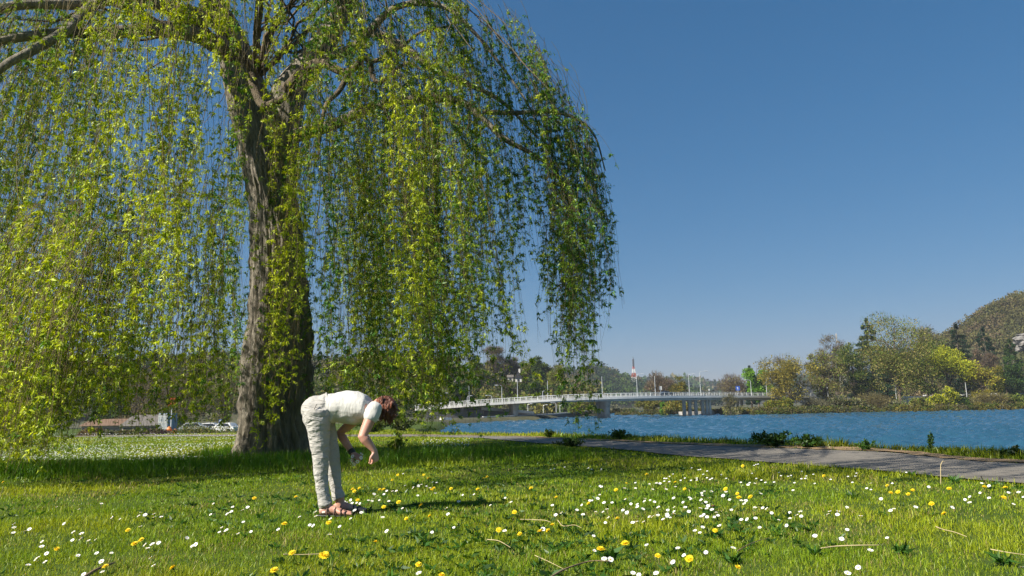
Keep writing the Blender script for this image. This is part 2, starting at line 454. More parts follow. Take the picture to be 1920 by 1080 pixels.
trunk = link('trunk', np_mesh('trunk', V, Q, smooth=True), willow, mats=M_bark)
limbs = []            # polylines that carry hanging twigs
def limb(pts, radii, nring=26, furrow=0.08, seed=1, carry=True, mt=None):
    V, Q, P = bark_tube(pts, radii, 9, nring, furrow, None, seed)
    link('limb', np_mesh('limb', V, Q, smooth=True), willow, mats=mt or M_bark)
    if carry: limbs.append(P)
pt = lambda px, py, d: at(px, py, d)
# right-hand leader, from the fork up and out of the picture
limb([pt(520, 330, 15.8), pt(528, 240, 15.7), pt(545, 170, 15.7), pt(590, 105, 15.6), pt(630, 45, 15.5), pt(668, -30, 15.4), pt(700, -130, 15.2)], [0.40, 0.42, 0.36, 0.28, 0.22, 0.17, 0.12], 60, 0.1, 2)
limb([pt(442, 100, 15.8), pt(425, 50, 15.6), pt(395, 0, 15.3), pt(350, -80, 15), pt(300, -200, 14.8)], [0.34, 0.28, 0.22, 0.17, 0.1], 40, 0.1, 3)
limb([pt(448, 110, 15.7), pt(380, 70, 15.0), pt(300, 55, 14.4), pt(200, 62, 13.6), pt(110, 62, 12.8), pt(0, 78, 12.0), pt(-110, 120, 11.5)], [0.2, 0.17, 0.14, 0.11, 0.09, 0.07, 0.04], seed=4)
limb([pt(420, 40, 15.5), pt(330, 20, 14.6), pt(250, -5, 13.8), pt(150, 8, 13), pt(20, 12, 12.2), pt(-120, 60, 11.6)], [0.2, 0.16, 0.12, 0.1, 0.08, 0.04], seed=5)
limb([pt(300, 50, 14.4), pt(200, 0, 13.4), pt(120, 60, 12.4), pt(60, 95, 11.8), pt(0, 130, 11.4), pt(-60, 200, 11)], [0.12, 0.1, 0.085, 0.075, 0.06, 0.03], seed=6)
limb([pt(590, 110, 15.6), pt(660, 90, 14.9), pt(740, 15, 14.0), pt(830, 12, 13.4), pt(890, 62, 13.3), pt(945, 130, 13.3), pt(995, 205, 13.3), pt(1030, 290, 13.3)], [0.12, 0.09, 0.068, 0.05, 0.036, 0.026, 0.017, 0.008], seed=7)
limb([pt(535, 260, 15.6), pt(620, 235, 15.0), pt(700, 200, 14.3), pt(780, 186, 13.6), pt(858, 188, 13.3), pt(905, 222, 13.2), pt(945, 260, 13.1), pt(1000, 290, 13.1), pt(1045, 330, 13.1), pt(1080, 420, 13.1)], [0.16, 0.12, 0.095, 0.08, 0.068, 0.06, 0.05, 0.036, 0.026, 0.012], seed=8)
limb([pt(905, 210, 13.3), pt(960, 212, 13.2), pt(1030, 210, 13.2), pt(1080, 222, 13.2), pt(1115, 255, 13.2), pt(1135, 320, 13.2)], [0.05, 0.045, 0.035, 0.03, 0.02, 0.01], seed=9)
limb([pt(700, 60, 15.0), pt(760, 90, 14.6), pt(800, 120, 14.4), pt(860, 150, 14.6), pt(940, 190, 15.0), pt(1010, 260, 15.4)], [0.1, 0.09, 0.075, 0.06, 0.045, 0.02], seed=10)
# the pale twisted branch catching the sun
limb([pt(540, 165, 15.2), pt(575, 128, 14.4), pt(605, 118, 13.9), pt(640, 134, 13.7), pt(662, 130, 13.6), pt(680, 110, 13.5), pt(694, 118, 13.4), pt(698, 142, 13.4), pt(712, 155, 13.3), pt(735, 138, 13.2), pt(765, 118, 13.1), pt(790, 130, 13.0)], [0.13, 0.11, 0.09, 0.075, 0.065, 0.055, 0.05, 0.045, 0.04, 0.035, 0.028, 0.015], 16, 0.05, 11, mt=M_branch)
limb([pt(655, 135, 13.7), pt(636, 170, 13.4), pt(612, 196, 13.2), pt(602, 240, 13.0), pt(596, 300, 12.9)], [0.06, 0.05, 0.04, 0.03, 0.02], 12, 0.05, 12, mt=M_branch)
limb([pt(690, 118, 13.5), pt(720, 108, 13.3), pt(755, 86, 13.2), pt(790, 60, 13.1), pt(840, 50, 13)], [0.045, 0.04, 0.032, 0.025, 0.015], 12, 0.05, 13, mt=M_branch)
limb([pt(470, 140, 15.2), pt(490, 195, 15.05), pt(520, 190, 14.8), pt(545, 175, 14.6)], [0.10, 0.09, 0.08, 0.05], 14, 0.05, 14, mt=M_branch)

# ---- secondary branches arching over the dome
CX, CY = -4.75, 13.3
def dome(q): return 10.6-5.2*q**3.6
sub_V = []; sub_Q = []; so_ = 0
fork = Vector(pt(480, 150, 15.7)); fork2 = Vector(pt(660, 0, 15.4)); fork3 = Vector(pt(370, -60, 15.1))
rs = random.Random(11)
def add_sub(P, r0, r1):
    global so_
    P = np.array(P); n = len(P); rr = np.linspace(r0, r1, n)
    T = unit(np.gradient(P, axis=0)); a = unit(np.cross(T, np.array([0.3, 0.2, 0.93]))); bb = np.cross(T, a)
    th = np.arange(5)*2*pi/5
    V = P[:, None]+a[:, None]*(np.cos(th)[None, :]*rr[:, None])[..., None]+bb[:, None]*(np.sin(th)[None, :]*rr[:, None])[..., None]
    ii, jj = np.meshgrid(np.arange(n-1), np.arange(5), indexing='ij'); j2 = (jj+1) % 5
    Q = np.stack([ii*5+jj, ii*5+j2, (ii+1)*5+j2, (ii+1)*5+jj], -1).reshape(-1, 4)+so_
    sub_V.append(V.reshape(-1, 3)); sub_Q.append(Q); so_ += n*5
subs = []
for i in range(84):
    az = rs.uniform(0, 2*pi); q = rs.choice([rs.uniform(0.35, 0.8), rs.uniform(0.7, 1.0), rs.uniform(0.85, 1.02)])
    rx = 6.0*q; ry = (4.9 if math.sin(az) < 0 else 4.3)*q
    e = Vector((CX+rx*math.cos(az), CY+ry*math.sin(az), dome(q)+rs.uniform(-0.5, 0.3)))
    s = rs.choice([fork, fork2, fork3]).copy()
    c = s.lerp(e, 0.55); c.z = max(dome(q*0.5), s.z+1)+rs.uniform(0, 1.2); c.x += rs.uniform(-.5, .5); c.y += rs.uniform(-.5, .5)
    P = []
    for t in np.linspace(0, 1, 16):
        p = s*(1-t)**2+c*2*t*(1-t)+e*t*t
        p += Vector((rs.gauss(0, .085), rs.gauss(0, .085), rs.gauss(0, .075)))*(t*3 if t < .33 else 1)
        P.append(tuple(p))
    add_sub(P, rs.uniform(0.035, 0.065)*(0.45 if math.cos(az) > .55 else 1), 0.006); subs.append(np.array(P))

# ---- hanging twigs: bunches of strands dropping from the branches
BX = [-300, 0, 100, 175, 240, 300, 350, 430, 500, 560, 620, 690, 740, 780, 830, 870, 900, 940, 985, 1010, 1055, 1085, 1110, 1150]
BYF = [900, 888, 880, 838, 800, 800, 802, 790, 800, 770, 745, 800, 812, 800, 760, 720, 650, 530, 590, 640, 700, 690, 640, 560]
BYB = [830, 830, 830, 820, 780, 770, 760, 780, 810, 800, 800, 815, 800, 790, 740, 690, 620, 520, 520, 600, 660, 640, 590, 520]
EDGEX = [0, 1000, 1030, 1060, 1112, 1135, 1150]
def py_to_z(px, py, d):
    return at(px, py, d).z
strands = []          # (points (n,3), tone)
def add_strand(S, out, L, drift, tone, rr=rs):
    n = max(6, int(L/0.22)); s = np.linspace(0, L, n)
    a = rr.uniform(0.1, 0.38); ph = rr.uniform(0, 6.3); ph2 = rr.uniform(0, 6.3); am = rr.uniform(0.04, 0.17)*(2.2 if rr.random() < .18 else 1)
    o = np.array([out.x, out.y]); pts = np.empty((n, 3))
    arc = a*(1-np.exp(-s/0.45)); wob = am*np.sin(s*1.3+ph)*np.minimum(s, 1); wob2 = am*np.sin(s*1.1+ph2)*np.minimum(s, 1)
    pts[:, 0] = S[0]+o[0]*arc+wob+drift[0]*s; pts[:, 1] = S[1]+o[1]*arc+wob2+drift[1]*s
    pts[:, 2] = S[2]-s+0.5*arc*np.exp(-s/0.5)
    strands.append((pts, tone))
def bunch(S, nst, spread, tone, fixed_bottom=None, lean=None, minlen=0.7, skip=False):
    out = Vector((S[0]-CX, S[1]-CY, 0)); out = out.normalized() if out.length > 0.1 else Vector((1, 0, 0))
    px, py, dd = project(S); px = float(px[0]); d = float(S[1])
    if d < 5: return
    front = d < 13.5
    gap = float(vnoise(np.array([S[0]*1.9+40]), np.array([S[1]*.35+9]), 120)[0])
    if skip and rs.random() > float(smoothstep(.28, .55, gap)): return
    if skip and 425 < px < 610 and d < 15.9 and rs.random() < 0.72: return
    if skip and px < 450 and not front and rs.random() < 0.45: return
    if skip and (px > 610 or px < 330) and rs.random() < (0.22 if px > 610 else 0.12): return
    bl = (rs.gauss(0, 0.045), rs.gauss(0, 0.045))
    bot = np.interp(px, BX, BYF if front else BYB) if fixed_bottom is None else fixed_bottom
    lean = lean if lean is not None else rs.uniform(0.0, 0.11)
    tone *= float(np.interp(px, [640, 950], [1, .4]))  # leaf colour dimmed rightward, painting in the crown's shaded side
    for j in range(nst):
        Sx = (S[0]+rs.gauss(0, spread), S[1]+rs.gauss(0, spread), S[2]+rs.uniform(-0.35, 0.1))
        bb = bot+rs.gauss(0, 12)-abs(rs.gauss(0, 1))*(60 if fixed_bottom is None else 35)
        if rs.random() < 0.22: bb -= rs.uniform(0, 260)
        z1 = max(py_to_z(px, bb, max(d, 7.5)), 0.12+rs.random()*0.2)
        L = Sx[2]-z1
        if L < minlen: continue
        left = smoothstep(420, 60, px)
        dr = (out.x*lean+(-0.10*left)+bl[0]+rs.gauss(0, .012), out.y*lean+bl[1])
        if px > 960: dr = (min(dr[0], 0.03), dr[1])
        add_strand(Sx, out, L, dr, tone*1.0+rs.gauss(0, 0.12))
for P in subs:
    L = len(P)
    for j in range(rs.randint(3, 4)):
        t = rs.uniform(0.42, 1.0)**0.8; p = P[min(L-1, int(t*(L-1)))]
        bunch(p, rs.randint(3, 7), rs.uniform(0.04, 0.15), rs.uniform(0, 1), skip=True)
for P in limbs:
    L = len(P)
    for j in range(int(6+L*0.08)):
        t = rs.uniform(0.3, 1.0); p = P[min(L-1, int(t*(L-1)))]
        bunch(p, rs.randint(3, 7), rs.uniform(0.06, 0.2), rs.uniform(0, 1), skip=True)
# the right-hand fringe against the sky, low tones painting its unlit side
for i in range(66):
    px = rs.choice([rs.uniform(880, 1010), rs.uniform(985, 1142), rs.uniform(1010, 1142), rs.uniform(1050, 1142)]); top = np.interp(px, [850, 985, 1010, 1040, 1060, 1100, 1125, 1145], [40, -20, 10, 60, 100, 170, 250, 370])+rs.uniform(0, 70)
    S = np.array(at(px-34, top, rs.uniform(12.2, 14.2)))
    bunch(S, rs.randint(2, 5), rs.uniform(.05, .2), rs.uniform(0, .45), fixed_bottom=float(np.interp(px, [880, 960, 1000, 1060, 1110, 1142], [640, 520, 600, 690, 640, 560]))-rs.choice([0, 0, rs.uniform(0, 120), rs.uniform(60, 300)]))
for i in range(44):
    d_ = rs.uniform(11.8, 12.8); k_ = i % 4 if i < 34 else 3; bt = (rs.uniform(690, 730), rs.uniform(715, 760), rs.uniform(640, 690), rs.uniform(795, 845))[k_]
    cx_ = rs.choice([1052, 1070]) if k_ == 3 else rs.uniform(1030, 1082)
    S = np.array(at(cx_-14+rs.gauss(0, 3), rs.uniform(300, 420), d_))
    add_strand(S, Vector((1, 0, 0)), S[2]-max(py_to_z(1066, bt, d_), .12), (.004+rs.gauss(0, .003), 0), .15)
# sunlit curtains that stand out in front
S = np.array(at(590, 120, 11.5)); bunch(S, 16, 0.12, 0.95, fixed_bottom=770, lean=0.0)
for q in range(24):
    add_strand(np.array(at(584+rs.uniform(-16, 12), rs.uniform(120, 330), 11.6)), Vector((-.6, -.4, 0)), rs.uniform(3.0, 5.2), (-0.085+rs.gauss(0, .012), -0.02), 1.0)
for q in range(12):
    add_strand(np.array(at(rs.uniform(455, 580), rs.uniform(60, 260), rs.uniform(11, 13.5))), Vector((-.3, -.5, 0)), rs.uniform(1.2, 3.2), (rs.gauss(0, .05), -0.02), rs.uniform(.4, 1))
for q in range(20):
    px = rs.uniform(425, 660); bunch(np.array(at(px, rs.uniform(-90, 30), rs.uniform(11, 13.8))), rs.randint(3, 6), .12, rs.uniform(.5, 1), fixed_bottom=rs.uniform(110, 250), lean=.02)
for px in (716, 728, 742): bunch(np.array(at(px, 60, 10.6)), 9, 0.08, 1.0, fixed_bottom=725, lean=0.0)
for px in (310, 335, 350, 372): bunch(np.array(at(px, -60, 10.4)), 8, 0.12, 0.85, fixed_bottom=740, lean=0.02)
for i in range(78):          # thick sunny skirt at the far left reaching the lawn
    px = rs.uniform(-60, 150); d_ = rs.uniform(9.4, 12.0); tp_ = rs.uniform(360, 680)
    if rs.random() < .12: tp_ = rs.uniform(-80, 200)
    bunch(np.array(at(px+(880-tp_)*.13, tp_, d_)), rs.randint(5, 9), 0.22, rs.uniform(.4, .95), lean=0.06, fixed_bottom=rs.uniform(835, 895) if px < 130 else rs.uniform(780, 850))
for i in range(30):          # curtains behind and beside the bending person
    px = rs.uniform(600, 800); bunch(np.array(at(px, rs.uniform(120, 420), rs.uniform(11.5, 16.5))), rs.randint(5, 8), 0.2, rs.uniform(.1, .6), lean=0.02, fixed_bottom=rs.uniform(770, 835))

# extra foliage and boughs added unseen above the camera side, to shade the path
for i in range(135):
    S = np.array([rs.uniform(-7.5, 2.4), rs.uniform(5.4, 9.0), rs.uniform(6.6, 8.6)])
    zmin = at(960, -60, S[1]).z
    for j in range(rs.randint(4, 7)):
        q = S+np.array([rs.gauss(0, .18), rs.gauss(0, .18), rs.uniform(0, .3)])
        if q[2]-zmin > .6: add_strand(q, Vector((.5, -.8, 0)), q[2]-zmin-rs.uniform(0, .4), (rs.gauss(0, .04), rs.gauss(0, .04)), rs.random())
for k in range(5):
    e = Vector((rs.uniform(-4, .5), rs.uniform(5.8, 8), rs.uniform(7.2, 8.2))); s_ = fork2 if k % 2 else fork3; c_ = s_.lerp(e, .5)+Vector((0, 0, 2))
    add_sub([tuple(s_*(1-t)**2+c_*2*t*(1-t)+e*t*t) for t in np.linspace(0, 1, 16)], .1, .02)
for px, bt in ((836, 828), (862, 800), (884, 822), (903, 836), (912, 760), (800, 812), (818, 830)):
    bunch(np.array(at(px, rs.uniform(250, 420), rs.uniform(11.5, 13.5))), 2, .05, rs.uniform(.1, .5), fixed_bottom=bt, lean=0)
for i in range(84):
    px = rs.uniform(170, 450); bunch(np.array(at(px+25, rs.uniform(250, 560), rs.uniform(11, 14))), rs.randint(2, 4), .12, rs.uniform(.3, .9), fixed_bottom=rs.uniform(750, 830), lean=.02)
# geometry of twigs and leaves
tv = []; tq = []; o = 0; lp = []; ld = []; lt = []
for P, tone in strands:
    n = len(P); r = np.linspace(0.0045, 0.0018, n)
    th = np.arange(3)*2*pi/3
    V = P[:, None]+np.stack([np.cos(th), np.sin(th), 0*th], -1)[None]*r[:, None, None]
    ii, jj = np.meshgrid(np.arange(n-1), np.arange(3), indexing='ij'); j2 = (jj+1) % 3
    tq.append(np.stack([ii*3+jj, ii*3+j2, (ii+1)*3+j2, (ii+1)*3+jj], -1).reshape(-1, 4)+o); tv.append(V.reshape(-1, 3)); o += 3*n
    L = 0.22*(n-1); step = 0.135
    nn = int(L/step); s = (np.arange(nn)+RNG.random(nn))*step
    s = s[(s > 0.2) & (RNG.random(nn) < np.clip(0.07+1.0*np.abs(np.sin(s*RNG.uniform(0.7, 1.8)+RNG.random()*6))**2.8, 0, 1))]
    u = np.clip(s/L*(n-1), 0, n-1.001); i0 = u.astype(int); fr = (u-i0)[:, None]
    c = P[i0]*(1-fr)+P[i0+1]*fr
    lp.append(c); lt.append(np.full(len(c), tone))
TV = np.concatenate(tv); TQ = np.concatenate(tq)
link('hanging_twigs', np_mesh('hanging_twigs', TV, TQ), willow, mats=mat('willow_twig', (0.24, 0.18, 0.06), 0.75, (0.075, 0.055, 0.025), 0.8))
link('arching_branches', np_mesh('arching_branches', np.concatenate(sub_V), np.concatenate(sub_Q), smooth=True), willow, mats=M_branch)
C = np.concatenate(lp); T = np.concatenate(lt)
NL = 17
# every node carries a short leafy side shoot; its leaves fan out along it
nC = len(C); saz = RNG.random(nC)*2*pi; sel = RNG.normal(-0.45, 0.6, nC)
SD = np.stack([np.cos(saz)*np.cos(sel), np.sin(saz)*np.cos(sel), np.sin(sel)], -1); SL = RNG.uniform(0.02, 0.10, nC)+(RNG.random(nC) < .25)*RNG.uniform(0, .12, nC)
f = np.tile(np.linspace(0, 1, NL), nC)[:, None]
Cc = np.repeat(C, NL, 0)+np.repeat(SD*SL[:, None], NL, 0)*f+RNG.normal(size=(nC*NL, 3))*0.012
az = RNG.random(nC*NL)*2*pi; el = RNG.normal(-0.2, 0.6, nC*NL)
D = unit(np.stack([np.cos(az)*np.cos(el), np.sin(az)*np.cos(el), np.sin(el)], -1)+np.repeat(SD, NL, 0)*0.45+np.array([0, 0, -0.55]))
Ls = RNG.uniform(0.036, 0.086, len(Cc))*np.repeat(RNG.uniform(0.6, 1.2, nC), NL)
V, Q = leaf_quads(Cc, D, Ls, Ls*RNG.uniform(0.21, 0.31, len(Cc)), -0.15)
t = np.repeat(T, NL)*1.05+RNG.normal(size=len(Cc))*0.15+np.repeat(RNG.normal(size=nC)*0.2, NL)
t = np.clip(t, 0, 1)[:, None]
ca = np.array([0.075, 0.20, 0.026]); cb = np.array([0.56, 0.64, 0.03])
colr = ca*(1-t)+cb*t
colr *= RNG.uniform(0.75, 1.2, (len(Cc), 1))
M_willow = leaf_mat('willow_leaf', 0.30, 0.03)
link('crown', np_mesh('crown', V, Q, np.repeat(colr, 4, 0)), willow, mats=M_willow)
print('willow: strands', len(strands), 'leaves', len(Cc))
# ================================================================ hills and far woods
M_leafmass = leaf_mat('far_foliage', 0.25, 0.0)
M_trunkfar = mat('tree_bark', (0.16, 0.125, 0.09), 0.95, (0.07, 0.055, 0.04), 1.5)
M_hill = mat('wooded_slope', (0.075, 0.085, 0.03), 1.0, (0.05, 0.045, 0.025), 0.05, detail=10)
def hill(name, ridge, d, zbase, dfront, dback, pal, spacing, leaf, nper, crown, label=None, low=0.0, seed=1):
    """ridge: list of (px, py) of the crest line seen at distance d"""
    rg = np.random.default_rng(seed)
    xs = np.linspace(ridge[0][0], ridge[-1][0], 90); ys = np.interp(xs, [p[0] for p in ridge], [p[1] for p in ridge])
    crest = np.array([tuple(at(x, y, d)) for x, y in zip(xs, ys)]); crest[:, 2] -= crown*1.2
    crest[:, 2] += (fbm(np.arange(90)*0.35, np.zeros(90)+seed, 60, 3)-0.5)*crown*1.0
    prof = [(-1.0, 0.0), (-0.75, 0.22), (-0.5, 0.5), (-0.25, 0.8), (-0.1, 0.95), (0, 1), (0.15, 0.98), (0.5, 0.8), (1.0, 0.3)]
    V = []
    for c in crest:
        dirv = np.array([c[0], c[1]]); dirv = dirv/np.linalg.norm(dirv)
        for t, h in prof:
            q = t*(dfront if t < 0 else dback)
            V.append((c[0]+dirv[0]*q, c[1]+dirv[1]*q, zbase+(c[2]-zbase)*h))
    V = np.array(V); n = len(crest); k = len(prof)
    ii, jj = np.meshgrid(np.arange(n-1), np.arange(k-1), indexing='ij')
    Q = np.stack([ii*k+jj, (ii+1)*k+jj, (ii+1)*k+jj+1, ii*k+jj+1], -1).reshape(-1, 4)
    tag(link(name, np_mesh(name, V, Q, smooth=True), mats=M_hill), kind='structure')
    G = V.reshape(n, k, 3)
    wid = np.linalg.norm(crest[-1]-crest[0]); nt_ = int(wid*dfront*1.35/spacing**2)
    u = rg.random(nt_)*(n-1.001); v = rg.random(nt_)*(6.6)
    i0 = u.astype(int); j0 = v.astype(int); fu = (u-i0)[:, None]; fv = (v-j0)[:, None]
    C = (G[i0, j0]*(1-fu)+G[i0+1, j0]*fu)*(1-fv)+(G[i0, j0+1]*(1-fu)+G[i0+1, j0+1]*fu)*fv
    r = crown*rg.uniform(0.55, 1.15, nt_)
    P = np.repeat(C, nper, 0); dv = unit(rg.normal(size=P.shape)); dv[:, 2] = np.abs(dv[:, 2])*1.1-0.1
    P = P+dv*np.repeat(r, nper)[:, None]*rg.uniform(0.6, 1.05, len(P))[:, None]; P[:, 2] += np.repeat(r, nper)*0.5
    D = unit(dv+rg.normal(size=P.shape)*0.9); L = leaf*rg.uniform(0.6, 1.4, len(P))
    Vq, Qq = leaf_quads(P, D, L, L*0.8)
    pa = np.array(pal); ci = pa[(rg.random(nt_)*len(pa)).astype(int)]*rg.uniform(0.75, 1.2, (nt_, 1))
    big = fbm(C[:, 0]*0.02+seed, C[:, 1]*0.02, 66, 2)
    ci = ci*(0.8+0.5*big[:, None])
    cc = np.repeat(ci, nper, 0)*rg.uniform(0.75, 1.25, (len(P), 1))
    o = link('woodland', np_mesh('woodland', Vq, Qq, np.repeat(cc, 4, 0)), mats=M_leafmass)
    tag(o, label, 'woodland', kind='stuff')
G1 = (0.06, 0.10, 0.022); G2 = (0.12, 0.16, 0.03); OL = (0.185, 0.175, 0.05); BR = (0.155, 0.135, 0.065); DK = (0.025, 0.05, 0.024); YG = (0.17, 0.2, 0.03); GY = (0.165, 0.16, 0.10)
hill('hill', [(-500, 700), (-100, 685), (150, 678), (300, 668), (450, 662), (560, 668), (700, 664), (830, 676), (930, 688), (1000, 692), (1050, 702), (1090, 718), (1130, 742)], 330, -3, 95, 80,
     [G1, G2, OL, BR, OL, GY, DK, G1], 7.0, 1.0, 130, 5.2, 'brown and green wooded slope behind the willow and the left half of the bridge', seed=3)
hill('hill', [(960, 690), (1060, 694), (1100, 689), (1130, 690), (1160, 705), (1200, 715), (1260, 724), (1340, 738)], 950, -3, 260, 200,
     [DK, G1, BR, G1], 14, 2.6, 90, 10, 'hazy blue wooded hill beyond the middle of the bridge', seed=5)
hill('hill', [(1120, 722), (1180, 714), (1270, 711), (1307, 713), (1337, 720), (1400, 726), (1460, 716), (1560, 700), (1640, 700)], 1700, -3, 380, 300,
     [DK, G1, BR], 26, 8, 50, 18, 'farthest pale ridge of woods on the skyline', seed=8)
hill('hill', [(1560, 742), (1620, 715), (1690, 672), (1767, 622), (1828, 590), (1867, 566), (1916, 551), (2000, 520), (2150, 480), (2400, 470)], 520, -3, 190, 120,
     [(.15, .135, .055), (.125, .12, .045), (.16, .125, .07), (.105, .11, .04), (.14, .13, .05)], 9, 1.15, 180, 6.8, 'steep olive-brown wooded hillside rising at the right edge', seed=11)
# pale rock face on that hillside
mb = MB(); rg = np.random.default_rng(4)
for cpx, cpy, wx, wz in ((1927, 640, 5.5, 5.0),):
    mb.ball(at(cpx, cpy, 385), (wx, 7, wz), 48, 36)
V = np.array(mb.v); dv = fbm(V[:, 0]*.22+V[:, 1]*.1, V[:, 2]*.35+3, 61, 4)-.5; d2 = fbm(V[:, 0]*.6+5, V[:, 2]*.5+V[:, 1]*.3, 63, 3)-.5
cen = np.array([tuple(at(1935, 642, 385))]*(49*36+36*0+0) if False else [tuple(V.mean(0))]*len(V)); out_ = unit(V-cen)
V = V+out_*(dv*9)[:, None]+np.stack([d2*4, d2*2, (fbm(V[:, 0]*.5, V[:, 2]*.2, 64, 2)-.5)*6], -1); mb.v = [tuple(v) for v in V]
tag(mb.obj('cliff', mat('limestone', (0.30, 0.285, 0.27), 0.95, (0.08, 0.075, 0.07), 0.45, 0.9, 0.8, stretch=(1, 1, .5))), 'pale rock face among dark firs on the right hillside', 'cliff')

# ================================================================ single trees
def tree(name, label, px, ybase, ytop, wpx, d, pal, style='round', n=2600, leaf=None, group=None, seed=0, onland=True, cb=0.18, trunkw=None, lean=0.0):
    rg = np.random.default_rng(seed+int(px)*7); rr = random.Random(seed+int(px))
    b = at(px, ybase, d); zb = b.z
    if onland: zb = max(zl(b.x, b.y), WATER)-0.2
    H = at(px, ytop, d).z-zb; R = wpx/2/F*d; b = Vector((b.x, b.y, zb)); k = d/F
    root = empty(name, b, label, 'shrub' if 'shrub' in name else 'tree', group)
    leaf = leaf or 3.0*k; n = int(n*2.3)
    mb = MB(); tw = trunkw or max(0.10, 0.022*H)
    top = b+Vector((lean*H, 0, H))
    trunkP = [b.lerp(top, t)+Vector((rr.gauss(0, .03)*H*t*.5, rr.gauss(0, .03)*H*t*.5, 0)) for t in (0, .2, .4, .6, .8, .96)]
    shrub = style in ('shrub', 'bareshrub')
    if not shrub: mb.tube(trunkP, [tw, tw*.85, tw*.7, tw*.5, tw*.3, tw*.08], 7)
    P = []; Dv = []; Ls = []; Ws = []; tn = []
    if style == 'conifer':
        lv = 15
        for i in range(lv):
            t = i/(lv-1); z = zb+H*(0.15+0.85*t); rad_ = R*(1-t)**0.6*rr.uniform(.75, 1.1)+0.04*R
            for j in range(max(3, int(9*(1-t)+3))):
                a = rr.uniform(0, 2*pi); q = np.sqrt(rg.random(int(n/75)+6))
                base = np.array([b.x+lean*H*t, b.y, z]); m_ = len(q)
                p = base+np.stack([np.cos(a+rg.normal(0, .16, m_))*rad_*q, np.sin(a+rg.normal(0, .16, m_))*rad_*q, -0.22*rad_*q+rg.normal(0, H*.012, m_)], -1)
                P.append(p); Dv.append(unit(np.stack([np.cos(a)+0*q, np.sin(a)+0*q, 0*q+.25], -1)+rg.normal(size=(m_, 3))*.5)); tn.append(np.full(m_, rr.uniform(.6, 1.2)))
                mb.tube([base, p[np.argmax(q)].tolist()], [tw*.18, tw*.05], 4)
        P = np.concatenate(P); Dv = np.concatenate(Dv); tn = np.concatenate(tn); Ls = leaf*rg.uniform(.6, 1.3, len(P)); Ws = Ls*.45
    else:
        K = max(14, int(46*min(1.6, wpx/70)))
        cen = unit(rg.normal(size=(K, 3)))*(rg.random((K, 1))**0.42)
        lob = 0.78+0.45*vnoise(cen[:, 0]*2.2+seed*3+px, cen[:, 2]*2.2+cen[:, 1]*2, 70)
        cen *= lob[:, None]
        zc = zb+H*(cb+(1-cb)*0.5); hz = H*(1-cb)*0.5
        C = np.array([b.x+lean*H*.6, b.y, zc])+cen*np.array([R, R*0.9, hz])
        if style == 'umbrella': C[:, 2] = zb+H*(0.55+0.38*(1-(np.hypot(cen[:, 0], cen[:, 1]))**1.6))+rg.normal(0, H*.06, K)
        if shrub: C[:, 2] = np.maximum(C[:, 2], zb+0.1*H)
        rc = R*rg.uniform(0.22, 0.42, K)
        for i in range(K):                                     # limbs towards every third clump
            if shrub or i % 3 == 0:
                t0 = rr.uniform(.12, .7) if not shrub else 0.0
                s = trunkP[0].lerp(trunkP[-1], t0) if not shrub else b+Vector((rr.gauss(0, R*.3), rr.gauss(0, R*.3), 0))
                e = Vector(C[i]); mid = s.lerp(e, .5)+Vector((0, 0, H*.05))
                mb.tube([s, mid, e], [tw*.42*(1-t0*.6), tw*.26, tw*.07], 5)
        m_ = int(n/K)
        bare = style in ('bare', 'bareshrub', 'half')
        cl = np.repeat(np.arange(K), m_)
        off = unit(rg.normal(size=(K*m_, 3)))*(rg.random((K*m_, 1))**0.5)*rc[cl][:, None]*np.array([1, 1, .75])
        P = C[cl]+off
        outd = unit(C-np.array([b.x, b.y, zb+H*.3]))[cl]
        Dv = unit(outd*0.5+unit(off+1e-6)*.6+rg.normal(size=P.shape)*.55)
        tn = rg.uniform(.7, 1.25, K)[cl]
        Ls = leaf*rg.uniform(.6, 1.4, len(P)); Ws = Ls*.62
        if bare:
            tw_ = rg.random(len(P)) < (0.8 if style != 'half' else 0.45)
            Ls = np.where(tw_, leaf*rg.uniform(1.6, 3.4, len(P)), Ls); Ws = np.where(tw_, 0.36*k*rg.uniform(.7, 1.5, len(P)), Ws)
            Dv[tw_] = unit(Dv[tw_]+np.array([0, 0, .5]))
    V, Q = leaf_quads(P, Dv, Ls, Ws)
    pa = np.array(pal); pick = pa[(rg.random(len(P))**1.4*len(pa)).astype(int).clip(0, len(pa)-1)]
    col_ = pick*(1.22*tn*rg.uniform(.8, 1.2, len(P)))[:, None]
    if style in ('bare', 'bareshrub', 'half'):
        wood = np.array((0.16, 0.125, 0.09)) if len(pal) < 3 else np.array(pal[-1])
        col_[tw_] = wood*rg.uniform(.6, 1.3, (tw_.sum(), 1))
    mb.obj('trunk' if not shrub else 'stems', M_trunkfar, root)
    link('crown', np_mesh('crown', V, Q, np.repeat(col_, 4, 0)), root, mats=M_leafmass)
    return root
BG = (0.085, 0.19, 0.02); BG2 = (0.14, 0.27, 0.025); OR = (0.22, 0.185, 0.04); OY = (0.25, 0.2, 0.035); YEL = (0.34, 0.34, 0.025)
gr = 'trees along the far bank'
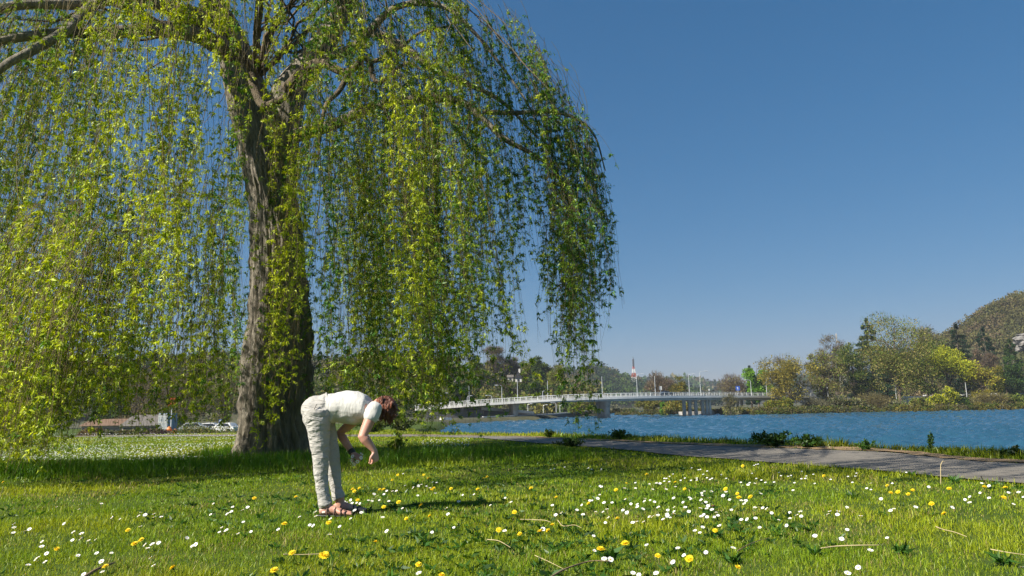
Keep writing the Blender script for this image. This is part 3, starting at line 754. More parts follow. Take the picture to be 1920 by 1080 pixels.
T = [
 ('round_tree', 'bright green round tree rising just behind the bridge railing at its right end', 1422, 745, 682, 46, 292, [BG2, BG], 'round', 2600, .2),
 ('conifer', 'small dark conifer peeping out left of the bright green round tree', 1409, 745, 688, 18, 320, [DK, (0.02, .04, .025)], 'conifer', 1000, 0),
 ('leaning_tree', 'orange-olive spreading tree whose dark bare limbs lean left over the water beside the bridge end', 1487, 772, 668, 96, 228, [OY, OR, OL], 'half', 4600, .2),
 ('bare_tree', 'thin grey bare-topped tree standing above the orange-olive tree', 1473, 750, 658, 40, 285, [GY, OL], 'bare', 900, .35),
 ('tall_tree', 'grey-brown half-leafed tree right of the orange-olive tree', 1548, 770, 650, 62, 236, [OL, G2, BR], 'half', 3800, .15),
 ('bare_tree', 'leafless grey dome-shaped tree on the far bank skyline, left of the dark pine', 1570, 755, 637, 56, 262, [GY, BR], 'bare', 2300, .4),
 ('tall_tree', 'dull green tree between the leafless dome and the dark pine', 1606, 770, 648, 66, 242, [G2, OL, G1], 'half', 3800, .12),
 ('pine_tree', 'blue-green dark pine poking above the olive crowns', 1640, 755, 602, 84, 268, [(0.022, .05, .033), DK], 'conifer', 9000, 0),
 ('great_tree', 'largest olive tree of the far bank, broad crown reaching the highest point of the row', 1690, 771, 600, 132, 238, [OL, (0.2, .165, .06), G2], 'half', 9500, .08),
 ('bare_tree', 'pale bare treetop showing right behind the largest olive tree', 1742, 755, 606, 52, 275, [GY, OL], 'bare', 1500, .5),
 ('tall_tree', 'mid green tree filling the gap behind the bright yellow-green willow', 1752, 760, 628, 74, 262, [G2, OL, G1], 'half', 3800, .15),
 ('conifer', 'dark green fir at the foot of the hillside, left of the other firs', 1808, 755, 612, 66, 300, [DK, (0.035, .06, .028)], 'conifer', 4600, 0),
 ('conifer', 'darkest broad fir near the pale rock face', 1858, 755, 618, 62, 305, [(0.018, .042, .024), DK], 'conifer', 4200, 0),
 ('conifer', 'tall fir cut by the right edge of the picture', 1908, 755, 640, 52, 290, [DK, G1], 'conifer', 3600, 0),
 ('small_willow', 'bright yellow-green willow with a low rounded crown on the far bank', 1784, 768, 657, 92, 246, [YEL, (0.27, .3, .03), (0.2, .25, .03)], 'umbrella', 4600, .2),
 ('bare_tree', 'reddish-brown leafless tree above the ochre tree at right', 1856, 750, 645, 44, 280, [(0.2, .13, .09), BR], 'bare', 1800, .25),
 ('ochre_tree', 'ochre-yellow small tree beside the white pole at the far right', 1848, 768, 680, 58, 240, [OY, YEL, OL], 'half', 2900, .1),
 ('dark_tree', 'dark green tree behind the guard rail at the far right', 1890, 752, 672, 62, 262, [G1, DK], 'round', 2600, .05),
 ('bare_tree', 'broad brown leafless tree behind the middle of the bridge', 1240, 765, 698, 60, 300, [BR, (0.19, .13, .09)], 'bare', 3300, .2),
 ('round_tree', 'yellow-olive tree at the right foot of the broad brown leafless tree', 1273, 760, 712, 40, 296, [OY, G2, OL], 'half', 1800, .1),
 ('bare_tree', 'low brown leafless tree behind the blue sign on the bridge', 1376, 760, 706, 62, 330, [BR, OL], 'bare', 2400, .2),
 ('slender_tree', 'slender half-bare tree standing in front of the bridge near its right end', 1369, 777, 734, 24, 218, [OL, BR, GY], 'bare', 700, .1),
]
for i, (nm, lb, px, yb, yt, wp, d, pal, st, n, cb) in enumerate(T):
    tree(nm, lb, px, yb, yt, wp, d, pal, st, n, seed=i*13+1, cb=cb, group=gr, lean=-0.12 if nm == 'leaning_tree' else 0.0)
S = [
 ('shrub', 'olive-brown bush on the spit under the middle of the bridge, left one', 1218, 778, 748, 44, 262, [OL, OR, G2], 'shrub', 2200),
 ('shrub', 'tall olive bush under the bridge just left of the concrete columns', 1268, 778, 750, 42, 247, [OL, OY, G2], 'shrub', 2200),
 ('shrub', 'small fresh green bush between the two olive bushes under the bridge', 1246, 778, 755, 16, 250, [BG, G2], 'shrub', 700),
 ('shrub', 'low grey-green shrub on the bank right of the white stone block', 1382, 778, 764, 46, 224, [GY, OL, G2], 'shrub', 1000),
 ('shrub', 'yellow-green shrub at the foot of the leaning tree', 1462, 776, 750, 50, 226, [YG, OY, G2], 'shrub', 1900),
 ('bare_shrub', 'tangle of grey bare stems at the water right of the leaning tree', 1530, 774, 748, 52, 227, [GY, BR, GY], 'bareshrub', 1800),
 ('shrub', 'grey-green waterside bush below the leafless dome', 1583, 774, 745, 56, 227, [GY, OL, G1], 'shrub', 2200),
 ('bare_shrub', 'brown tangle of waterside stems under the largest olive tree', 1640, 774, 742, 70, 228, [BR, OL, BR], 'bareshrub', 2400),
 ('shrub', 'olive bush at the right foot of the largest olive tree', 1728, 773, 746, 32, 226, [OL, G2], 'shrub', 1300),
 ('shrub', 'bright yellow-green bush under the yellow-green willow', 1772, 771, 730, 56, 224, [YEL, YG, G2], 'shrub', 2400),
 ('shrub', 'dark green bush at the water right of the bright yellow-green bush', 1808, 771, 748, 30, 222, [G1, DK], 'shrub', 1100),
 ('bare_shrub', 'reddish brown low scrub on the bank at far right', 1858, 770, 742, 56, 224, [BR, OR, BR], 'bareshrub', 1900),
 ('shrub', 'green bank shrub touching the right edge of the picture', 1906, 768, 742, 52, 226, [G2, OL, G1], 'shrub', 1700),
 ('shrub', 'pale grey bush at the waterline left of the reddish scrub', 1684, 774, 755, 40, 224, [GY, G1], 'shrub', 1300),
]
for i, (nm, lb, px, yb, yt, wp, d, pal, st, n) in enumerate(S):
    tree(nm, lb, px, yb, yt, wp, d, pal, st, n, seed=i*17+3, cb=0.0, group='shrubs along the far waterline')
L = [
 ('bare_tree', 'tall bare round tree standing highest on the left hill', 930, 722, 651, 44, 305, [GY, OL], 'bare', 2400, .35),
 ('bare_tree', 'grey-brown bare tree just right of the tallest hillside tree', 963, 722, 672, 34, 308, [GY, BR], 'bare', 1700, .3),
 ('round_tree', 'brownish round tree above the dark roof on the left hillside', 990, 726, 671, 34, 306, [OL, BR, G2], 'half', 1700, .25),
 ('round_tree', 'dark green round tree on the left hillside near the trailing willow strands', 1018, 730, 672, 42, 300, [G1, G2, DK], 'round', 2300, .15),
 ('tall_tree', 'yellow-green tree at the right end of the left hillside', 1043, 742, 688, 38, 285, [YG, G2, OL], 'half', 2200, .1),
 ('tall_tree', 'bright yellow-green tree in front of the left hillside, left of the tallest tree', 898, 742, 670, 38, 275, [YG, BG, OL], 'round', 2500, .1),
 ('round_tree', 'olive tree on the left hillside behind the willow fringe', 845, 735, 668, 46, 290, [OL, G2], 'half', 2500, .15),
 ('bare_tree', 'brown leafless tree on the hillside left of the olive tree', 790, 735, 662, 50, 300, [BR, OL], 'bare', 2400, .2),
 ('round_tree', 'bushy green tree at the left end of the bridge', 838, 765, 716, 40, 226, [G1, G2, YG], 'round', 2000, .05),
 ('dark_tree', 'dark tree over the left bridge end below the houses', 866, 755, 722, 44, 232, [DK, G1], 'round', 2000, .05),
 ('round_tree', 'grey-green tree behind the bridge near the lamp row', 950, 752, 716, 40, 250, [G1, OL], 'half', 1800, .05),
 ('round_tree', 'shadowy green tree behind the bridge below the dark roof', 1000, 752, 712, 48, 255, [G1, DK, G2], 'round', 2200, .05),
 ('bare_tree', 'brown thicket tree beyond the field, left of the willow trunk', 250, 800, 690, 120, 150, [BR, OR], 'bare', 3600, .05),
 ('bare_tree', 'wide rusty leafless tree beyond the field behind the red sign', 345, 800, 684, 110, 160, [BR, OL], 'bare', 3400, .05),
 ('round_tree', 'dark green tree beyond the low brown-roofed building', 205, 800, 712, 70, 140, [G1, DK], 'round', 2200, .05),
 ('round_tree', 'green tree beyond the field close to the left side of the willow trunk', 420, 805, 690, 80, 170, [G2, OL, BR], 'half', 2800, .05),
 ('round_tree', 'brown-green tree beyond the field at the far left edge', 70, 800, 700, 130, 150, [OL, BR, G2], 'half', 3400, .05),
]
for i, (nm, lb, px, yb, yt, wp, d, pal, st, n, cb) in enumerate(L):
    tree(nm, lb, px, yb, yt, wp, d, pal, st, n, seed=i*19+5, cb=cb, group='trees on the left hillside' if px > 700 else 'trees beyond the field', onland=(yb > 760))

# ================================================================ bridge
M_conc = mat('pale_concrete', (0.80, 0.78, 0.74), 0.85, (0.62, 0.60, 0.57), 0.5, 0.2, 3, stretch=(1, 1, 4))
M_conc2 = mat('grey_concrete', (0.46, 0.43, 0.39), 0.9, (0.27, 0.25, 0.22), 0.6, 0.3, 3)
M_concm = mat('girder_concrete', (0.56, 0.54, 0.51), 0.85, (0.40, 0.38, 0.36), 0.5, 0.2, 3, stretch=(1, 1, 4))
M_white = mat('white_paint', (0.78, 0.78, 0.76), 0.5, (0.66, 0.66, 0.64), 1.0)
M_asph = mat('bridge_asphalt', (0.06, 0.06, 0.062), 0.9, (0.04, 0.04, 0.042), 2)
ST = [(780, 199, 758.5, 769.5), (828, 200, 754.5, 765.5), (895, 201, 749.5, 761), (965, 203, 745, 757.5), (1055, 205, 740, 754), (1145, 209, 737, 752), (1220, 214, 735.5, 750.5), (1290, 220, 735, 750), (1370, 227, 735, 749.5), (1450, 235, 735.5, 749.5), (1530, 244, 736.5, 750)]
top = catmull([at(p, yt, d) for p, d, yt, yb in ST], 8); bot = catmull([at(p, yb, d) for p, d, yt, yb in ST], 8)
bridge = empty('bridge', (at(1145, 752, 214).x, 214, WATER), 'long white concrete road bridge with an open railing crossing the river', 'bridge')
RAIL = 1.05
nb = len(top); perp = []
for i in range(nb):
    t = (top[min(i+1, nb-1)]-top[max(i-1, 0)]); t.z = 0; t.normalize(); perp.append(Vector((-t.y, t.x, 0)))
def sweep(prof_fn, name, m, parent, skip=None):
    V = []; fs = []; k = None
    for i in range(nb):
        pr = prof_fn(i); k = len(pr)
        for off, z in pr: V.append(Vector((top[i].x, top[i].y, 0))+perp[i]*off+Vector((0, 0, z)))
    for i in range(nb-1):
        for j in range(k): j2 = (j+1) % k; fs.append((i*k+j, (i+1)*k+j, (i+1)*k+j2, i*k+j2))
    mb = MB(); mb.add(V, fs+[tuple(range(k)), tuple((nb-1)*k+j for j in reversed(range(k)))]); return mb.obj(name, m, parent)
sweep(lambda i: [(0, top[i].z-RAIL), (0, top[i].z-RAIL-0.62), (1.3, top[i].z-RAIL-0.72), (9.7, top[i].z-RAIL-0.72), (11, top[i].z-RAIL-0.62), (11, top[i].z-RAIL)], 'deck', M_conc, bridge)
sweep(lambda i: [(1.0, top[i].z-RAIL-0.725), (1.0, bot[i].z), (9.9, bot[i].z), (9.9, top[i].z-RAIL-0.725)], 'girder', M_concm, bridge)
sweep(lambda i: [(1.6, top[i].z-RAIL+0.006), (9.4, top[i].z-RAIL+0.006), (9.4, top[i].z-RAIL+0.003), (1.6, top[i].z-RAIL+0.003)], 'roadway', M_asph, bridge)
for off in (0.12, 10.88):
    mb = MB(); acc = 0
    for i in range(nb-1):
        a = Vector((top[i].x, top[i].y, top[i].z))+perp[i]*off; c = Vector((top[i+1].x, top[i+1].y, top[i+1].z))+perp[i+1]*off
        mb.bar(a-Vector((0, 0, .07)), c-Vector((0, 0, .07)), 0.10, 0.11)
        mb.bar(a-Vector((0, 0, .55)), c-Vector((0, 0, .55)), 0.06, 0.08); mb.bar(a-Vector((0, 0, .88)), c-Vector((0, 0, .88)), 0.06, 0.10)
        L = (c-a).length; q = max(1, round(L/2.2))
        for j in range(q):
            p = a.lerp(c, j/q); mb.box(p-Vector((0, 0, .52)), (.11, .10, 1.02))
    mb.obj('railing', M_white, bridge)
def on_bridge(px):
    best = min(range(nb-1), key=lambda i: abs(project(top[i])[0][0]-px)); 
    a = project(top[best])[0][0]; b2 = project(top[min(best+1, nb-1)])[0][0]
    if a > px and best > 0: best -= 1; a = project(top[best])[0][0]; b2 = project(top[best+1])[0][0]
    f = 0 if b2 == a else min(1, max(0, (px-a)/(b2-a)))
    return top[best].lerp(top[min(best+1, nb-1)], f), bot[best].lerp(bot[min(best+1, nb-1)], f), perp[best]
def pier(px, wpx, zlow, flare=1.0, m=M_conc2, depth=7.5, base=True):
    t, bt, pv = on_bridge(px); d = t.y; w = wpx/F*d; tx = Vector((pv.y, -pv.x, 0))
    c = Vector((t.x, t.y, 0))+pv*(5.4); R = Matrix((tx, pv, Vector((0, 0, 1)))).transposed()
    mb = MB(); h = bt.z-zlow; n = 10; pr = []
    for z, s in ((zlow, 1.0), (zlow+h*.25, 1.0), (zlow+h*.252, .86), (zlow+h*.7, .88), (bt.z-.02, 1.12*flare)):
        pr.append((z, s))
    V = []; fs = []
    for z, s in pr:
        for q in range(12):
            th = 2*pi*q/12; ex = abs(math.cos(th))**.5*math.copysign(1, math.cos(th))*w/2*s; ey = abs(math.sin(th))**.5*math.copysign(1, math.sin(th))*depth/2*s
            V.append(c+tx*ex+pv*ey+Vector((0, 0, z)))
    for i in range(len(pr)-1):
        for q in range(12): fs.append((i*12+q, i*12+(q+1) % 12, (i+1)*12+(q+1) % 12, (i+1)*12+q))
    mb.add(V, fs); mb.obj('pier', m, bridge)
pier(841, 8, WATER-1, depth=6); pier(867, 7, WATER-1, depth=6)
pier(969, 15, WATER-1); pier(1146, 12, WATER-1)
for px in (1290, 1300.5, 1312, 1325): 
    t, bt, pv = on_bridge(px); mb = MB(); c = Vector((t.x, t.y, 0))+pv*2.2
    mb.tube([c+Vector((0, 0, WATER+.4)), c+Vector((0, 0, bt.z))], [0.55, 0.55], 10); mb.obj('column', M_conc2, bridge)
for px in (1338, 1344, 1398, 1412, 1420):
    t, bt, pv = on_bridge(px); mb = MB(); c = Vector((t.x, t.y, 0))+pv*(3.5 if px < 1350 else 7)
    mb.tube([c+Vector((0, 0, WATER)), c+Vector((0, 0, bt.z))], [0.42, 0.42], 10); mb.obj('column', M_conc, bridge)
mb = MB(); c = at(1304, 776, 240); mb.box((c.x, 241, WATER+.35), (9.2, 5, 1.5)); mb.obj('pier_base', M_conc2, bridge)
rr = random.Random(3); mb = MB(); c = at(1331, 774, 232)
for i in range(3): mb.box((c.x-0.9+i*.9, 231+rr.random(), WATER+.55+.12*(i == 1)), (1.5-.3*i, 1.6, 1.5), Matrix.Rotation(rr.uniform(-.3, .3), 3, 'Z'), .85)
tag(mb.obj('stone_block', mat('white_stone', (.6, .58, .53), .9, (.4, .38, .34), .8, .5, 3)), 'pale broken stone block at the water below the right end of the bridge', 'stone')
# road embankment wall carrying the road on to the right, half hidden by trees
def wall(name, pts, thick, m, label, cat, zdown):
    mb = MB()
    P = [at(*p) for p in pts]
    for a, c in zip(P[:-1], P[1:]):
        q = Vector((0, 0, zdown/2)); mb.bar(a-q, c-q, thick, zdown)
    tag(mb.obj(name, m), label, cat)
wall('retaining_wall', [(1528, 744, 251), (1600, 743.5, 262), (1680, 743, 280), (1730, 743, 300)], 0.6, M_conc, 'pale concrete retaining wall glimpsed between the trunks right of the bridge', 'wall', 3.6)
gr_ = empty('guard_rail', at(1850, 744, 292), 'white guard rail along the road at the far right', 'guard rail')
mb = MB(); mp_ = MB(); P = [at(x, 741.5-(x-1730)*0.02, 300-(x-1730)*.03) for x in range(1730, 2010, 14)]
for a, c in zip(P[:-1], P[1:]): mb.bar(a, c, .12, .55)
mb.obj('rail', M_white, gr_)
for p in P:
    mp_ = MB(); mp_.box(p-Vector((0, .12, .45)), (.14, .1, 1.1)); mp_.obj('post', M_conc2, gr_)
wall('road_bank', [(1725, 745, 302), (1800, 744.5, 300), (1900, 743, 297), (2010, 741, 294)], 6, mat('grassy_bank', (.1, .13, .03), 1, (.06, .07, .02), .3), 'grassy road bank under the white guard rail', 'embankment', 5.0)
# quay walls and ramps below the left part of the bridge
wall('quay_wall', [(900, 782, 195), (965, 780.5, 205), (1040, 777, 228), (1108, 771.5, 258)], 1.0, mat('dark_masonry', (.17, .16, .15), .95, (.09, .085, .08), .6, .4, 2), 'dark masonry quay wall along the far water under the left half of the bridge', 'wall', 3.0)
wall('ramp_parapet', [(903, 764, 206), (950, 766.5, 212), (1000, 771.5, 225)], 0.4, M_conc, 'pale sloping ramp parapet behind the first river pier', 'wall', .75)
wall('ramp_parapet', [(905, 781, 195.2), (965, 778.5, 205.2), (1040, 775, 228.2), (1108, 769, 258.2)], 0.4, M_conc, 'long pale parapet on top of the dark quay wall', 'wall', .6)
wall('ramp_wall', [(830, 764, 204), (900, 765.5, 208), (960, 769, 216), (1000, 773, 227)], 0.8, mat('grey_ramp', (.2, .2, .21), .95, (.13, .13, .14), .4), 'grey ramp wall in the shadow under the bridge', 'wall', 4.0)  # ramp wall in a plain dark grey
wall('landing_stage', [(828, 783, 172), (843, 783, 173)], 2.2, M_conc, 'small pale concrete landing at the left bridge foot', 'landing', .7)
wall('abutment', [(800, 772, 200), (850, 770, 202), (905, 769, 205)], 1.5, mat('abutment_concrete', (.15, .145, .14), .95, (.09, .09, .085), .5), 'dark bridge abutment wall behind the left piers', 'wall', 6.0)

# ================================================================ lamps, signs, mast
M_steel = mat('galvanised_steel', (.62, .64, .66), .45, (.5, .52, .54), 2, metal=.3)
def street_lamp(px, ytop, ybase, d, arm, label, zbase=None, w=0.10, group='street lamps on and around the bridge', m=None):
    b = at(px, ybase, d); h = at(px, ytop, d).z-b.z
    if zbase is not None: h += b.z-zbase; b.z = zbase
    r = empty('street_lamp', b, label, 'street lamp', group)
    mb = MB(); mb.tube([b, b+Vector((0, 0, h*.5)), b+Vector((0, 0, h-.35)), b+Vector((arm*.25, 0, h-.08)), b+Vector((arm, 0, h))], [w, w*.8, w*.62, w*.55, w*.5], 7); mb.obj('pole', m or M_steel, r)
    if arm:
        mb = MB(); mb.loft([(b+Vector((arm*.85, 0, h)), .06, .1), (b+Vector((arm*1.1, 0, h-.02)), .11, .2), (b+Vector((arm*1.55, 0, h-.02)), .07, .14)], 8); mb.obj('lamp_head', M_steel, r)
LM = [(827, 737, 1.3, 'hook-topped street lamp at the left end of the bridge'), (876, 742, .9, 'short street lamp between the hooked lamp and the first tall pole'), (879.5, 721, 0, 'plain tall lamp pole above the willow fringe, left part of the bridge'),
      (922, 741, -1.1, 'short left-facing street lamp on the bridge near the first pier'), (941, 722, -1.2, 'left-facing tall lamp just left of the first river pier'), (970.5, 714, 0, 'plain tall pole straight above the first river pier'),
      (1017.5, 733, .4, 'short pole with a small box between the two river piers'), (1027, 714, 0, 'tall plain pole between the two river piers'), (1129.5, 706, 0, 'tall pole left of the second river pier, against the blue hill'),
      (1195, 701, 1.4, 'tall street lamp with a right-hand arm beside the lattice mast'), (1229, 705, 0, 'plain pole in front of the broad brown leafless tree'), (1293, 701, 1.3, 'street lamp over the concrete columns, left one of the pair against the sky'),
      (1314, 696, 1.7, 'tallest street lamp with a hooded head against the open sky'), (1409, 712, -1.4, 'yellowish lamp in front of the bright green round tree'), (1438, 693, 1.8, 'lamp with a long arm in front of the orange-olive tree')]
for px, yt, arm, lb in LM:
    t, bt, pv = on_bridge(px); zb = t.z-RAIL; p = Vector((t.x, t.y, 0))+pv*0.9
    street_lamp(px, yt, 740, p.y, arm, lb, zbase=zb)
for px, yt, yb, d, arm, lb in [(990, 757, 772, 222, .9, 'low lamp under the bridge, first right of the first pier'), (1019, 759, 774, 228, .9, 'low lamp under the bridge between the plain poles'),
      (1043, 755, 773, 236, -1.1, 'low left-facing lamp on the quay under the bridge'), (1050, 759, 773, 240, .8, 'low lamp on the quay, last one before the second pier'),
      (1553, 687, 745, 288, -1.3, 'pale lamp post glimpsed through the grey-brown trees'), (1664, 699, 745, 295, 1.2, 'lamp post inside the crown of the largest olive tree'), (1813, 689, 744, 262, 1.0, 'white leaning pole between the yellow-green willow and the ochre tree'), (1681, 716, 748, 240, 0, 'short pale post in front of the largest olive tree')]:
    street_lamp(px, yt, yb, d, arm, lb, w=.12)
def sign(px, y0, y1, wpx, d, ybase, mats, label, shape='rect', zoff=0):
    b = at(px, ybase, d); tp_ = at(px, y0, d); bt_ = at(px, y1, d); w = wpx/F*d
    r = empty('road_sign', b, label, 'sign')
    mb = MB(); mb.tube([b, (b.x, b.y+.06, tp_.z-.1)], [.07, .07], 6); mb.obj('pole', M_steel, r)
    mb = MB(); zc = (tp_.z+bt_.z)/2; hh = (tp_.z-bt_.z)/2
    n = 4 if shape == 'rect' else 24; pts = []
    for q in range(n):
        th = 2*pi*q/n+(pi/4 if n == 4 else 0); s = 1.414 if n == 4 else 1
        pts.append((math.cos(th)*s*w/2, math.sin(th)*s*hh))
    V = [(b.x+x, b.y-.05, zc+z) for x, z in pts]+[(b.x+x, b.y+.02, zc+z) for x, z in pts]
    fs = [tuple(range(n)), tuple(reversed(range(n, 2*n)))]+[(q, q+n, (q+1) % n+n, (q+1) % n) for q in range(n)]
    mb.add(V, fs); mb.obj('board', mats, r)
    return r, b, zc, w, hh
M_blue = mat('sign_blue', (.03, .10, .45), .4, (.03, .09, .4), 1); M_grey = mat('sign_back', (.55, .55, .53), .6)
t, _, pv = on_bridge(1239); sign(1239, 724, 731, 5, t.y+1, 738, M_grey, 'pale road sign seen from behind near the broad brown tree', 'rect')
t, _, pv = on_bridge(1330); sign(1330, 729, 732.5, 3, t.y+1, 738, M_grey, 'tiny pale sign on the bridge right of the tallest lamp', 'rect')
t, _, pv = on_bridge(1384)
r, b, zc, w_, hh = sign(1384, 724, 732, 7.5, t.y+1, 738, M_blue, 'blue road sign on the bridge in front of the low brown tree', 'rect')
mb = MB(); mb.bar((b.x, b.y-.056, zc-hh*.6), (b.x, b.y-.056, zc+hh*.35), .16, .012, Vector((0, 1, 0))); mb.bar((b.x-.3, b.y-.057, zc+.05), (b.x, b.y-.057, zc+hh*.55), .14, .012, Vector((0, 1, 0))); mb.obj('symbol', M_white, r)
# lattice mast on the skyline
d = 900; b = at(1189, 716, d); h = at(1187, 669, d).z-b.z
mast = empty('lattice_mast', b, 'red and white lattice mast on the skyline with a dark antenna top', 'mast')
for k2, (z0, z1, mm) in enumerate([(0, .2, M_white), (.2, .36, None), (.36, .52, M_white), (.52, .62, None)]):
    mb = MB(); mm = mm or mat('mast_red', (.5, .10, .06), .6)
    wa = lambda z: 2.6*(1-z/.66)+.6
    for sx in (-1, 1):
        for sy in (-1, 1): mb.bar(b+Vector((sx*wa(z0), sy*wa(z0), z0*h)), b+Vector((sx*wa(z1), sy*wa(z1), z1*h)), .3, .3)
    mb.bar(b+Vector((-wa(z0), -wa(z0), z0*h)), b+Vector((wa(z0), wa(z0), z0*h)), .2, .2); mb.bar(b+Vector((-wa(z0), wa(z0), z0*h)), b+Vector((wa(z0), -wa(z0), z0*h)), .2, .2)
    for j in range(3):
        a0 = z0+(z1-z0)*j/3; a1 = z0+(z1-z0)*(j+1)/3
        for sy in (-1, 1):
            mb.bar(b+Vector((-wa(a0), sy*wa(a0), a0*h)), b+Vector((wa(a1), sy*wa(a1), a1*h)), .2, .2); mb.bar(b+Vector((wa(a0), sy*wa(a0), a0*h)), b+Vector((-wa(a1), sy*wa(a1), a1*h)), .2, .2)
    mb.obj('lattice_section', mm, mast)
mb = MB(); mb.tube([b+Vector((0, 0, .6*h)), b+Vector((0, 0, .66*h)), b+Vector((0, 0, .9*h)), b+Vector((0, 0, .92*h)), b+Vector((0, 0, h))], [1.0, 1.25, 1.15, .35, .2], 8); mb.obj('antenna', mat('antenna_grey', (.08, .09, .11), .6), mast)
b = at(1570, 650, 700); b.z = 5
mast = empty('radio_mast', b, 'thin distant radio mast above the leafless dome tree', 'mast')
mb = MB(); h = at(1570, 626, 700).z-5; mb.tube([b, b+Vector((0, 0, h*.93))], [.35, .3], 6); mb.obj('pole', M_conc2, mast)
mb = MB(); mb.tube([b+Vector((0, 0, h*.93)), b+Vector((0, 0, h))], [.7, .5], 6); mb.obj('antenna', M_conc2, mast)

# ================================================================ cars and buildings
M_glassd = mat('car_glass', (.03, .035, .04), .08, (.025, .03, .035), 1); M_tyre = mat('tyre', (.025, .025, .025), .9)
def car(loc, rz, paint, label, group=None):
    r = empty('parked_car' if group else 'passing_car', loc, label, 'car', group); R = Matrix.Rotation(rz, 3, 'Z'); L = Vector(loc)
    tf = lambda x, y, z: L+R @ Vector((x, y, z))
    side = [(-2.05, .32), (-2.1, .62), (-2.0, .86), (-1.75, .93), (-1.25, 1.40), (-.5, 1.46), (.35, 1.44), (1.02, .98), (1.75, .86), (2.08, .66), (2.1, .34)]
    mb = MB(); n = len(side); V = []
    for y, s in ((-.84, 1), (-.6, 1), (.6, 1), (.84, 1)):
        for x, z in side: V.append(tf(x*(.985 if abs(y) > .7 else 1), y*(.84 if z > 1.2 else 1), z*(.985 if abs(y) > .7 else 1)))
    fs = []
    for k in range(3):
        for q in range(n): fs.append((k*n+q, k*n+(q+1) % n, (k+1)*n+(q+1) % n, (k+1)*n+q))
    fs += [tuple(reversed(range(n))), tuple(range(3*n, 4*n))]
    mb.add(V, fs); mb.obj('body', paint, r)
    for s in (-1, 1):
        mb = MB(); pts = [(-1.45, .95), (-1.12, 1.33), (.28, 1.36), (.82, .97)]
        yo = lambda z: s*(.85-(.85-.715)*max(0, (z-.9)/.5)+.012)
        mb.add([tf(x, yo(z), z) for x, z in pts]+[tf(x, yo(z)-s*.03, z) for x, z in pts], [(0, 1, 2, 3), (7, 6, 5, 4), (0, 4, 5, 1), (1, 5, 6, 2), (2, 6, 7, 3), (3, 7, 4, 0)]); mb.obj('window', M_glassd, r)
        for x in (-1.3, 1.32):
            mb = MB(); c = tf(x, s*.78, .32); mb.tube([tf(x, s*.68, .32), tf(x, s*.87, .32)], [.32, .32], 14); mb.obj('wheel', M_tyre, r)
    return r
P_w = mat('white_car_paint', (.6, .6, .59), .25, (.72, .72, .71), 1); P_s = mat('silver_car_paint', (.4, .41, .42), .3, (.38, .39, .4), 1); P_d = mat('dark_car_paint', (.02, .025, .035), .25, (.018, .02, .03), 1)
t, _, pv = on_bridge(1262); c = Vector((t.x, t.y, t.z-RAIL))+pv*3; car(c, math.atan2(-pv.x, pv.y), P_d, 'dark car crossing the middle of the bridge')
for px, d, rz, pt_, lb in [(366, 104, .2, P_s, 'white-roofed silver car parked beyond the field, nearest to the red sign'), (397, 108, .1, P_w, 'white car parked beyond the field, middle of the three'), (420, 106, 2.9, P_w, 'white car parked beside the willow trunk, rightmost beyond the field')]:
    c = at(px, 812, d); car((c.x, c.y, c.z), rz, pt_, lb, 'cars parked beyond the field')
def house(name, label, cat, px0, px1, yeave, yridge, ybase, d, depth, wallm, roofm, wins=(), gable=False, chim=False):
    a = at(px0, ybase, d); c = at(px1, ybase, d); w = c.x-a.x; z0 = min(a.z, c.z); ze = at((px0+px1)/2, yeave, d).z; zr = at((px0+px1)/2, yridge, d).z
    r = empty(name, (a.x+w/2, d, z0), label, cat); x0, x1 = a.x, c.x; y0, y1 = d, d+depth
    mb = MB(); mb.box((a.x+w/2, d+depth/2, (z0+ze)/2), (w, depth, ze-z0)); mb.obj('wall', wallm, r)
    mb = MB(); o = .35
    if gable:
        xm = (x0+x1)/2; V = [(x0-o, y0-o, ze-.1), (xm, y0-o, zr), (x1+o, y0-o, ze-.1), (x0-o, y1+o, ze-.1), (xm, y1+o, zr), (x1+o, y1+o, ze-.1)]
        mb.add(V, [(0, 2, 1), (3, 4, 5), (0, 1, 4, 3), (1, 2, 5, 4), (0, 3, 5, 2)])
    else:
        ym = (y0+y1)/2; V = [(x0-o, y0-o, ze-.1), (x0-o, ym, zr), (x0-o, y1+o, ze-.1), (x1+o, y0-o, ze-.1), (x1+o, ym, zr), (x1+o, y1+o, ze-.1)]
        mb.add(V, [(0, 1, 2), (3, 5, 4), (0, 3, 4, 1), (1, 4, 5, 2), (0, 2, 5, 3)])
    ro = mb.obj('roof', roofm, r)
    if chim: mb = MB(); mb.box((x0+w*.7, (y0+y1)/2, zr+.3), (.7, .7, 1.6)); mb.obj('chimney', wallm, ro)
    for fx, fz, ww, hh in wins:
        mb = MB(); mb.box((x0+w*fx, y0-.03, z0+(ze-z0)*fz), (ww, .1, hh)); mb.obj('window', M_glassd, r)
W_wh = mat('white_render', (.68, .66, .62), .9, (.55, .53, .5), .6); W_pk = mat('pinkish_render', (.42, .33, .28), .9, (.34, .27, .23), .6); R_br = mat('brown_roof_tiles', (.20, .12, .07), .9, (.14, .085, .055), 1.2, .4, 4); R_gr = mat('grey_slate', (.16, .14, .12), .85, (.11, .1, .09), 1, .3, 4); R_dk = mat('dark_slate', (.03, .03, .035), .8)
house('long_building', 'long low building with a brown roof beyond the field', 'building', 152, 232, 797, 786, 812, 122, 7, W_pk, R_br, [(.1, .3, 1.2, .9), (.25, .3, 1.2, .9), (.4, .3, 1.2, .9), (.55, .3, 1.2, .9), (.7, .3, 1.2, .9), (.88, .3, 1.2, .9)])
